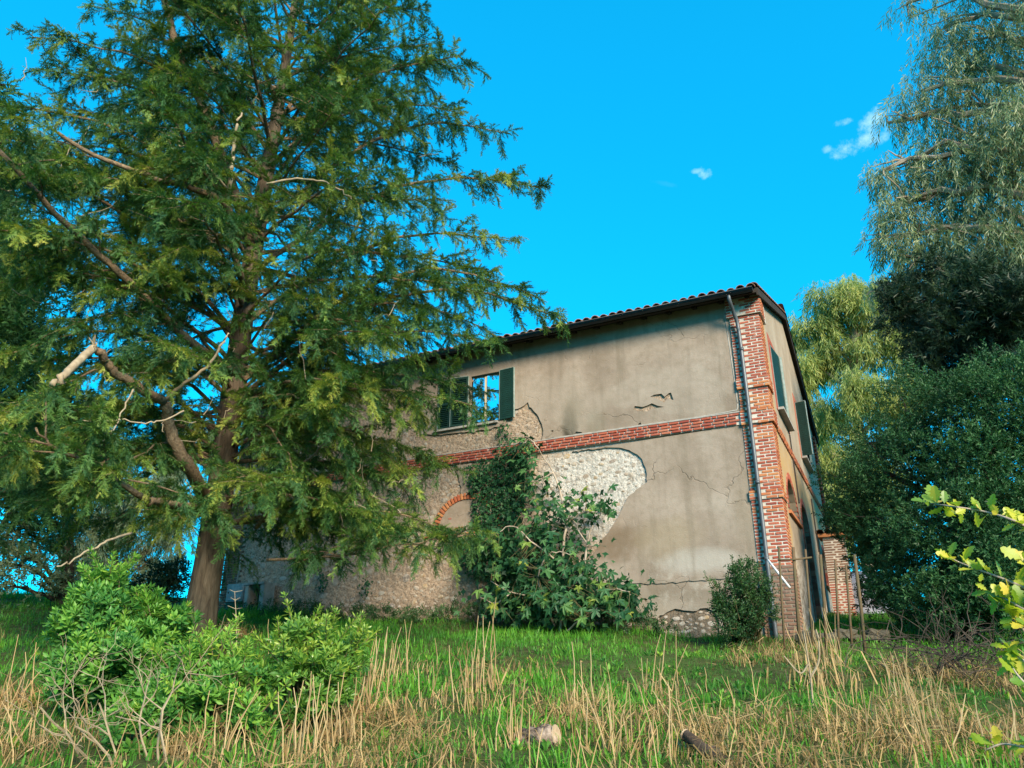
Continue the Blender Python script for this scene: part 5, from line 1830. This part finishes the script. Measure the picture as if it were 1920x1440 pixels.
def build_grass():
    T1 = [blade_tuft(6, .36, (.9, 1.3, 1.7, 1.1)[i_], .026, .35) for i_ in range(4)]
    p, u, w = field(20000, 4.4, 18)
    p2, u2, w2 = field(2500, 17, 30, .9)
    p = np.vstack([p, p2]); n = len(p)
    a, b, c = nz(p, .55, 3.1), nz(p, 1.7, 8.2), nz(p, .9, 14.)
    # short fresh sward under the house corner, longer and duller in the hollow, sere at the front
    fresh = np.exp(-(((p[:, 0] - 3.6) / 2.4) ** 2 + ((p[:, 1] - 11.2) / 1.8) ** 2))
    hgt = (.12 + .10 * rng.random(n) + .10 * np.clip(a, 0, 1) + .06 * b) * (1 - .45 * fresh)
    hgt = hgt * (1 + .9 * np.clip(nz(p, 2.6, 31.) - .15, 0, 1) * (1 - fresh))
    hgt = np.clip(hgt, .06, .42) * np.where(p[:, 1] > 17, 1.4, 1)
    v = .38 + .30 * a + .20 * b + .12 * fresh + rng.normal(size=n) * .09
    v = np.where((p[:, 1] < 7.0) & (c > .15), v + .22, v)
    d = norm(np.array([0, 0, 1.]) + rng.normal(size=(n, 3)) * .22)
    a_ = rng.uniform(0, 2 * math.pi, n)
    side = np.stack([np.cos(a_), np.sin(a_), np.zeros(n)], 1)
    Y = norm(np.cross(d, side)); X = np.cross(Y, d)
    g = Geo(); idx = rng.integers(0, 4, n)
    for k, (tv, tt, ta) in enumerate(T1):
        m = idx == k
        g.scatter(tv, tt, p[m], X[m], Y[m], d[m], hgt[m], np.clip(v[m], .05, .86), ta)
    solo('grass', g, M['grass'], 'green meadow grass sloping up to the house', 'grass', (0, 8, -1), kind='stuff')
    # dry, matted straw
    T2 = [blade_tuft(9, .40, 1.4 if i_ % 2 else 2.2, .013, .4) for i_ in range(6)]
    p, u, w = field(13000, 4.4, 13.5)
    f = nz(p, .8, 21.) + .35 * nz(p, 2.2, 5.)
    front = np.clip((7.3 - p[:, 1]) / 2.2, -.85, .50)
    right = np.clip((p[:, 0] - 3.2) / 2.5, 0, .6) * (p[:, 1] < 10)
    lg = GP(1010, 1404)
    nearlog = (np.abs(p[:, 0] - lg[0] * p[:, 1] / lg[1]) < .24) & (p[:, 1] < lg[1] + .05)
    keep = ((f * 2.4 + front + right + rng.normal(size=len(p)) * .12) > .42) & ~nearlog
    p = p[keep]; n = len(p)
    d = norm(np.array([0, 0, 1.]) + rng.normal(size=(n, 3)) * .42)
    X, Y, Z = frames(np.cross(d, rdirs(n)), d)
    g = Geo(); idx = rng.integers(0, 6, n)
    hgt = rng.uniform(.14, .40, n)
    v = rng.uniform(.15, .85, n)
    for k, (tv, tt, ta) in enumerate(T2):
        m = idx == k
        g.scatter(tv, tt, p[m], X[m], Y[m], d[m], hgt[m], v[m], ta)
    solo('dry_grass', g, M['straw'], 'dry matted straw among the green grass', 'dry grass', (0, 6, -1.3), kind='stuff')


build_grass()


def build_ground_weeds():
    g = Geo(); p, u, w = field(520, 4.6, 12)
    n = len(p); p[:, 2] += .03
    d = norm(np.array([0, 0, 1.]) + rng.normal(size=(n, 3)) * .2)
    put(g, TR, p, d, norm(rng.normal(size=(n, 3))), rng.uniform(.06, .16, n), rng.uniform(.2, .8, n))
    solo('ground_weeds', g, M['shrub_leaf'], 'broad leaved weeds scattered through the meadow grass', 'weeds', (0, 8, -1), kind='stuff')
    # fallen leaves and straw litter
    g = Geo(); p, u, w = field(2600, 4.6, 11); n = len(p); p[:, 2] += rng.uniform(.01, .10, n)
    put(g, [ivy_template()], p, norm(rng.normal(size=(n, 3)) * [1, 1, .3]), norm(np.array([0, 0, 1.]) + rng.normal(size=(n, 3)) * .4), rng.uniform(.02, .06, n), rng.uniform(0, .6, n))
    solo('leaf_litter', g, M['straw'], 'brown fallen leaves lying in the grass', 'leaf litter', (0, 8, -1), kind='stuff')


build_ground_weeds()


def stalk_path(base, h, lean, az, kink=.05):
    n = 5; q = np.linspace(0, 1, n)[:, None]
    d = np.array([math.cos(az), math.sin(az), 0])
    return base + np.array([0, 0, 1.]) * h * q * math.cos(lean) + d * h * math.sin(lean) * q ** 1.4 + np.vstack([[0, 0, 0], rng.normal(size=(n - 1, 3)) * kink * h * .25])


ORD = ['first', 'second', 'third', 'fourth', 'fifth', 'sixth', 'seventh', 'eighth', 'ninth', 'tenth', 'eleventh', 'twelfth', 'thirteenth', 'fourteenth', 'fifteenth', 'sixteenth', 'seventeenth', 'eighteenth', 'nineteenth', 'twentieth', 'twenty-first', 'twenty-second', 'twenty-third', 'twenty-fourth']


def build_stalks():
    T2 = [blade_tuft(8, .30, 1.2, .014, .4) for _ in range(3)]
    rows = [(15, 1330, .62, 5, .40), (50, 1420, .40, 8, .5), (390, 1425, .42, 7, .35), (560, 1430, .50, 12, .2), (630, 1400, .55, 12, .2), (690, 1350, .72, 8, .16), (715, 1290, .62, 6, .15), (770, 1260, .55, 4, .15), (800, 1330, .45, 6, .2), (905, 1300, .80, 8, .12), (890, 1340, .55, 8, .3),
            (960, 1400, .45, 7, .25), (1085, 1340, .55, 5, .35), (1150, 1420, .55, 10, .2), (1230, 1310, .60, 9, .2), (1260, 1425, .50, 10, .25), (1345, 1400, .55, 5, .4), (1530, 1290, .95, 7, .2), (1560, 1250, .7, 12, .25), (1650, 1400, .62, 5, .3), (1700, 1330, .5, 12, .3),
            (1745, 1420, .6, 12, .25), (1800, 1390, .5, 8, .3), (1880, 1430, .45, 9, .3)]
    rows.sort()
    for i, (px, py, h, k, ln) in enumerate(rows):
        b = GP(px, py)
        t = thing('dry_grass_clump', f'clump of tall pale dry stalks, {ORD[i]} from the left in the foreground', 'dry grass', b, 'tall dry stalk clumps')
        for _ in range(k):
            o = b + rng.normal(size=3) * [.10, .10, 0]; o[2] = gz(o[0], o[1]) - .02
            p = stalk_path(o, h * random.uniform(.45, 1.25), abs(random.gauss(ln * .6, ln * .6)), random.uniform(0, 6.28))
            part('stalk', Geo().tube(p, np.linspace(.0065, .003, 5), 4, .5, False), M['stalk'], t)
        n = 10; pp = b + rng.normal(size=(n, 3)) * [.12, .12, 0]; pp[:, 2] = ground(pp[:, 0], pp[:, 1]) - .01
        d = norm(np.array([0, 0, 1.]) + rng.normal(size=(n, 3)) * .3); X, Y, Z = frames(np.cross(d, rdirs(n)), d)
        g = Geo()
        for j in range(n):
            tv, tt, ta = random.choice(T2)
            g.scatter(tv, tt, pp[j:j + 1], X[j:j + 1], Y[j:j + 1], d[j:j + 1], random.uniform(.2, .5) * h / .6, random.uniform(.3, .9), ta)
        part('dry_leaves', g, M['straw'], t, kind='stuff')
    # loose single stalks
    g = Geo()
    p, u, w = field(700, 4.6, 11.5)
    for q in p:
        if mnoise.noise(Vector((q[0] * .7, q[1] * .7, 4))) + (8 - q[1]) * .14 < .15: continue
        g.tube(stalk_path(q, random.uniform(.18, .55), abs(random.gauss(0, .35)), random.uniform(0, 6.28)), np.linspace(.005, .0025, 5), 3, random.uniform(.4, 1), False)
    solo('dry_stalks', g, M['straw'], 'scattered thin dry stalks standing in the grass', 'dry grass', (0, 7, -1.2), kind='stuff')


build_stalks()


# ---- bare twiggy things
def twiggy(g, p, d, L, r, depth, bend=.35, split=(2, 3), up=.1):
    n = 5; path = [np.asarray(p, float)]
    dd = np.asarray(d, float)
    for i in range(n - 1):
        dd = norm(dd + rng.normal(size=3) * bend * .5 + [0, 0, up * .3]); path.append(path[-1] + dd * L / (n - 1))
    g.tube(path, np.linspace(r, r * .6, n), 4, .5, False)
    if depth <= 0: return
    for _ in range(random.randint(*split)):
        j = random.randint(2, n - 1)
        twiggy(g, path[j], norm(dd + rng.normal(size=3) * .65), L * random.uniform(.5, .8), r * .55, depth - 1, bend, split, up)


def build_twiggy():
    b = GP(215, 1440)
    t = thing('dead_shrub', 'bare pale dead shrub in front of the glossy green shrub', 'shrub', b)
    for (px, top) in ((120, 1200), (150, 1180), (185, 1260), (230, 1300), (260, 1250), (200, 1200), (280, 1330)):
        o = GP(px + 40, 1435) + rng.normal(size=3) * [.08, .1, 0]; o[2] = gz(o[0], o[1]) - .02
        d = norm(P(px, top, 6.4) - o)
        g = Geo(); twiggy(g, o, d, random.uniform(.40, .62), .010, 3, .45, (2, 3), .25)
        part('branch', g, M['dead_twig'], t)
    # thin seedling with stubby side shoots
    b = GP(435, 1290)
    t = thing('spindly_weed', 'thin upright dead weed with stubby side twigs before the conifer trunk', 'weed', b)
    top = P(440, 1110, math.hypot(b[0], b[1]))
    path = spline([b, b + (top - b) * .5 + rng.normal(size=3) * .015, top], 12)
    part('stem', Geo().tube(path, np.linspace(.008, .003, 12), 5), M['dead_twig'], t)
    g = Geo()
    for j in range(3, 12):
        for s in (-1, 1):
            e = path[j] + np.array([s * random.uniform(.03, .09), random.uniform(-.04, .04), random.uniform(.0, .05)])
            g.tube([path[j], e], [.004, .002], 4, .5, False)
    part('side_twigs', g, M['dead_twig'], t, kind='stuff')
    # white branched stick by the fence
    b = GP(1525, 1330)
    t = thing('bare_branch', 'white bare branch standing in the grass below the iron fence', 'branch', b)
    for pts in ([(1525, 1330), (1520, 1270), (1512, 1215), (1505, 1170)], [(1520, 1270), (1535, 1240), (1535, 1200), (1530, 1180)], [(1516, 1245), (1500, 1262), (1470, 1230)]):
        D = math.hypot(b[0], b[1])
        part('stick', Geo().tube(spline([P(x, y, D) for x, y in pts], 12), np.linspace(.012, .005, 12), 5), M['dead_twig'], t)
    # brushwood heap
    M['brush'] = simple('dark_brushwood', (.050, .038, .030), (.085, .066, .050), 8, .9, .15, .3, 40)
    b = GP(1790, 1270)
    t = thing('brushwood_heap', 'dark tangle of dead twigs beneath the holm oak', 'brushwood', b)
    g = Geo()
    for _ in range(150):
        px, py = random.gauss(1790, 70), random.uniform(1190, 1330)
        o = P(px, py, random.uniform(10.2, 11.6)); o[2] = max(gz(o[0], o[1]), min(o[2], gz(o[0], o[1]) + .55))
        twiggy(g, o, norm(rng.normal(size=3) + [0, 0, .25]), random.uniform(.3, .8), random.uniform(.004, .010), 1, .4, (1, 3), -.05)
    part('twigs', g, M['brush'], t, kind='stuff')


build_twiggy()

# ------------------------------------------------------------------ small things
def build_logs():
    m = NT('peeling_pale_log'); n1 = m.noise(9, 5, .7)
    col = m.ramp(n1, [(.42, (.045, .034, .027)), (.52, (.20, .145, .11)), (.66, (.40, .31, .25))])
    m.principled(col, .85, .2, m.bump(n1, .7, .02)); M['log'] = m.m
    m2 = NT('log_end'); m2.principled(m2.ramp(m2.noise(20, 3), [(.3, (.30, .21, .13)), (.7, (.48, .36, .24))]), .9, .1); M['log_end'] = m2.m
    def log(a, b, r, name, label, mat):
        a, b = np.asarray(a), np.asarray(b)
        n = 9; q = np.linspace(0, 1, n)[:, None]
        path = a + (b - a) * q + rng.normal(size=(n, 3)) * .006
        t = thing(name, label, 'log', tuple((a + b) / 2))
        g = Geo().tube(path, r * (1 + rng.normal(size=n) * .05), 12)
        V = g.V[0]; V += rng.normal(size=V.shape) * r * .05
        part('bark', g, mat, t, True)
        ax = norm(b - a)
        for e, s in ((a, -1), (b, 1)):
            part('cut_end', Geo().tube([e + ax * s * .001, e + ax * s * .012], r * .93, 12), M['log_end'], t)
        return t
    p = GP(1010, 1404); D = math.hypot(p[0], p[1])
    log(P(974, 1392, D + .10), P(1042, 1380, D - .02), .09, 'log', 'short pale peeling log lying in the grass', M['log'])
    p = GP(1330, 1425); D = math.hypot(p[0], p[1])
    M['rotten'] = simple('rotten_dark_wood', (.045, .033, .026), (.11, .08, .06), 9, .95, .1, .8, 40)
    log(P(1285, 1378, D), P(1372, 1438, D - .25), .045, 'rotten_branch', 'dark rotten branch sunk in the dry grass', M['rotten'])


build_logs()


def build_fence():
    b = P(1540, 1190, 12.2); b[2] = gz(b[0], b[1])
    t = thing('iron_fence', 'row of rusty olive iron bars in front of the gable', 'fence', b)
    for i, (x0, x1, top, bot) in enumerate(((1460, 1468, 1025, 1200), (1487, 1496, 1026, 1195), (1510, 1522, 1030, 1200), (1538, 1545, 1040, 1200), (1566, 1568, 1050, 1200), (1586, 1592, 1060, 1195), (1602, 1618, 1040, 1205))):
        D = 12.4 + .05 * i
        a = P(x1, bot, D); a[2] = gz(a[0], a[1]) - .1
        c = P(x0, top, D)
        part('bar', Geo().tube([a, (a + c) / 2 + rng.normal(size=3) * .01, c], .017 if i not in (1, 3, 6) else .024, 6), M['rust'], t, True)
    part('rail', Geo().tube([P(1458, 1050, 12.38), P(1490, 1049, 12.42), P(1522, 1045, 12.5)], .014, 6), M['rust'], t, True)
    # white pole leaning by the pilaster
    a, c = P(1440, 1050, 13.2), P(1481, 1102, 12.9)
    solo('white_pole', Geo().tube([a, c], .018, 8), M['white_paint'], 'thin white pole slanting from the downpipe', 'pole', a, True)


build_fence()


def build_right_corner():
    # brick gate pillar with tiled cap
    D = 20.5
    b = P(1585, 1150, D); zb = gz(b[0], b[1]) - .2
    t = thing('gate_pillar', 'old brick gate pillar with tiled cap behind the house', 'pillar', (b[0], b[1], zb))
    top = P(1585, 1008, D)[2] - zb
    w = .50
    rot = math.atan2(DF[1], DF[0])
    t.rotation_euler = (0, 0, rot)
    part('core', Geo().box((0, 0, top / 2), (w - .02, w - .02, top)), M['mortar'], t, world=False)
    z = .1; k = 0
    while z < top - .04:
        for j in range(2):
            l = BL if (j + k) % 2 else w - BL - .02
            kind = 's'
            x = -w / 2 + (BL if k % 2 else w - BL - .02) * .5 if j == 0 else w / 2 - (w - BL - .02 if k % 2 else BL) * .5
            for (yy, rz) in ((w / 2 - .05, 0), ):
                o = link('brick', random.choice(BM['brick' if z < top * .45 else 'brick_old']['s']), t, (x, yy, z)); o.scale = ((BL if (j == 0) == bool(k % 2) else w - BL - .02) / BL, 1, 1)
            o = link('brick', random.choice(BM['brick' if z < top * .45 else 'brick_old']['s']), t, (-w / 2 + .05, -x, z)); o.rotation_euler = (0, 0, math.pi / 2); o.scale = ((BL if (j == 0) == bool(k % 2) else w - BL - .02) / BL, 1, 1)
        z += CH; k += 1
    cap = part('cap', Geo().box((0, 0, top + .04), (w + .16, w + .16, .08)), M['brick_orange'], t, world=False)
    for j in range(4):
        V, T = [], []
        for y in (-.42, .42):
            for i in range(7):
                a = math.pi * i / 6; V.append((-.27 + j * .18 + .085 * math.cos(a), y, top + .09 + .085 * math.sin(a)))
        for i in range(6): T += [(i, i + 1, i + 8), (i, i + 8, i + 7)]
        part('cap_tile', Geo().add(V, T), M['tile'], cap, world=False)
    # rounded pale tank
    D = 23
    c = P(1612, 1120, D); zb = gz(c[0], c[1]) - .3
    topz = P(1625, 1075, D)[2]
    M['tank'] = simple('faded_pale_tank', (.24, .245, .30), (.30, .305, .36), 5, .6, .3, .25, 30)
    t = thing('storage_tank', 'pale grey rounded tank behind the gate pillar', 'tank', (c[0], c[1], zb))
    r = .80; h = topz - zb
    V, T = [], []; n = 28
    prof = [(r, 0), (r * 1.0, h * .35), (r * .985, h * .55), (r * .93, h * .72), (r * .80, h * .86), (r * .55, h * .96), (r * .25, h * .995)]
    for (q, z) in prof:
        for i in range(n): a = 2 * math.pi * i / n; V.append((q * math.cos(a), q * math.sin(a), z))
    for j in range(len(prof) - 1):
        for i in range(n): a, b_ = j * n + i, j * n + (i + 1) % n; T += [(a, b_, b_ + n), (a, b_ + n, a + n)]
    V.append((0, 0, h)); T += [(len(V) - 1, (len(prof) - 1) * n + i, (len(prof) - 1) * n + (i + 1) % n) for i in range(n)]
    part('shell', Geo().add(V, T), M['tank'], t, True, world=False)
    part('lid', Geo().tube([(0, 0, h - .01), (0, 0, h + .05)], .18, 16), M['tank'], t, True, world=False)
    # low dry-stone edge of the terrace beside the gable
    b = P(1560, 1172, 13.6); b[2] = gz(b[0], b[1])
    t = thing('stone_edging', 'low dark mossy stone edging at the foot of the gable', 'edging', b)
    meshes = []
    M['moss_stone'] = simple('mossy_stone', (.07, .065, .045), (.13, .115, .09), 7, .95, .1, .7, 40)
    for _ in range(4):
        bm = bmesh.new(); bmesh.ops.create_icosphere(bm, subdivisions=1, radius=1)
        for v in bm.verts: v.co *= random.uniform(.8, 1.15)
        me = bpy.data.meshes.new('stone'); bm.to_mesh(me); bm.free(); me.materials.append(M['moss_stone']); meshes.append(me)
    for i in range(22):
        px = 1498 + i * 7.5
        q = P(px, 1172, 13.4 + .03 * i); q[2] = gz(q[0], q[1]) + random.uniform(.04, .14)
        o = link('stone', random.choice(meshes), t, tuple(q - b)); s = random.uniform(.07, .12); o.scale = (s * 1.4, s, s * .8); o.rotation_euler = (random.uniform(-.3, .3), random.uniform(-.3, .3), random.uniform(0, 3))


build_right_corner()


def build_left_corner():
    # small concrete niche and metal box at the far end of the front wall
    a = FP(480, 1170, .25); a[2] = gz(a[0], a[1])
    M['grey_board'] = simple('weathered_grey_slab', (.30, .30, .29), (.22, .22, .21), 7, .9, .1, .5, 40)
    t = thing('concrete_hutch', 'small grey concrete hutch with open dark front against the wall', 'hutch', a)
    t.rotation_euler = (0, 0, math.atan2(DF[1], DF[0]))
    ztop = FP(480, 1098, .25)[2] - a[2]
    g = Geo().box((-.22, 0, ztop / 2), (.12, .34, ztop)); part('side_slab', g, M['grey_board'], t, world=False)
    part('side_slab', Geo().box((.24, 0, ztop / 2), (.10, .34, ztop - .02)), M['cement'], t, world=False)
    part('top_slab', Geo().box((.02, 0, ztop + .025), (.62, .40, .05)), M['grey_board'], t, world=False)
    part('dark_back_sheet', Geo().box((.01, -.16, ztop / 2), (.38, .02, ztop - .02)), M['dark'], t, world=False)  # black panel painting the shade inside the hutch
    b = FP(447, 1112, .12)
    M['meter'] = simple('blue_grey_painted_metal', (.20, .235, .25), (.30, .33, .34), 11, .6, .3, .4, 30)
    t = thing('meter_box', 'blue grey metal meter box on the wall beside the hutch', 'meter box', b)
    t.rotation_euler = (0, 0, math.atan2(DF[1], DF[0]))
    part('cabinet', Geo().box((0, 0, 0), (.52, .22, .40)), M['meter'], t, world=False)
    part('cabinet_door', Geo().box((0, .118, 0), (.46, .012, .34)), M['meter'], t, world=False)
    part('latch', Geo().box((.19, .13, 0), (.02, .012, .05)), M['iron'], t, world=False)
    part('conduit', Geo().tube([(.1, 0, .2), (.1, -.05, .9)], .02, 6), M['cement'], t, True, world=False)


build_left_corner()
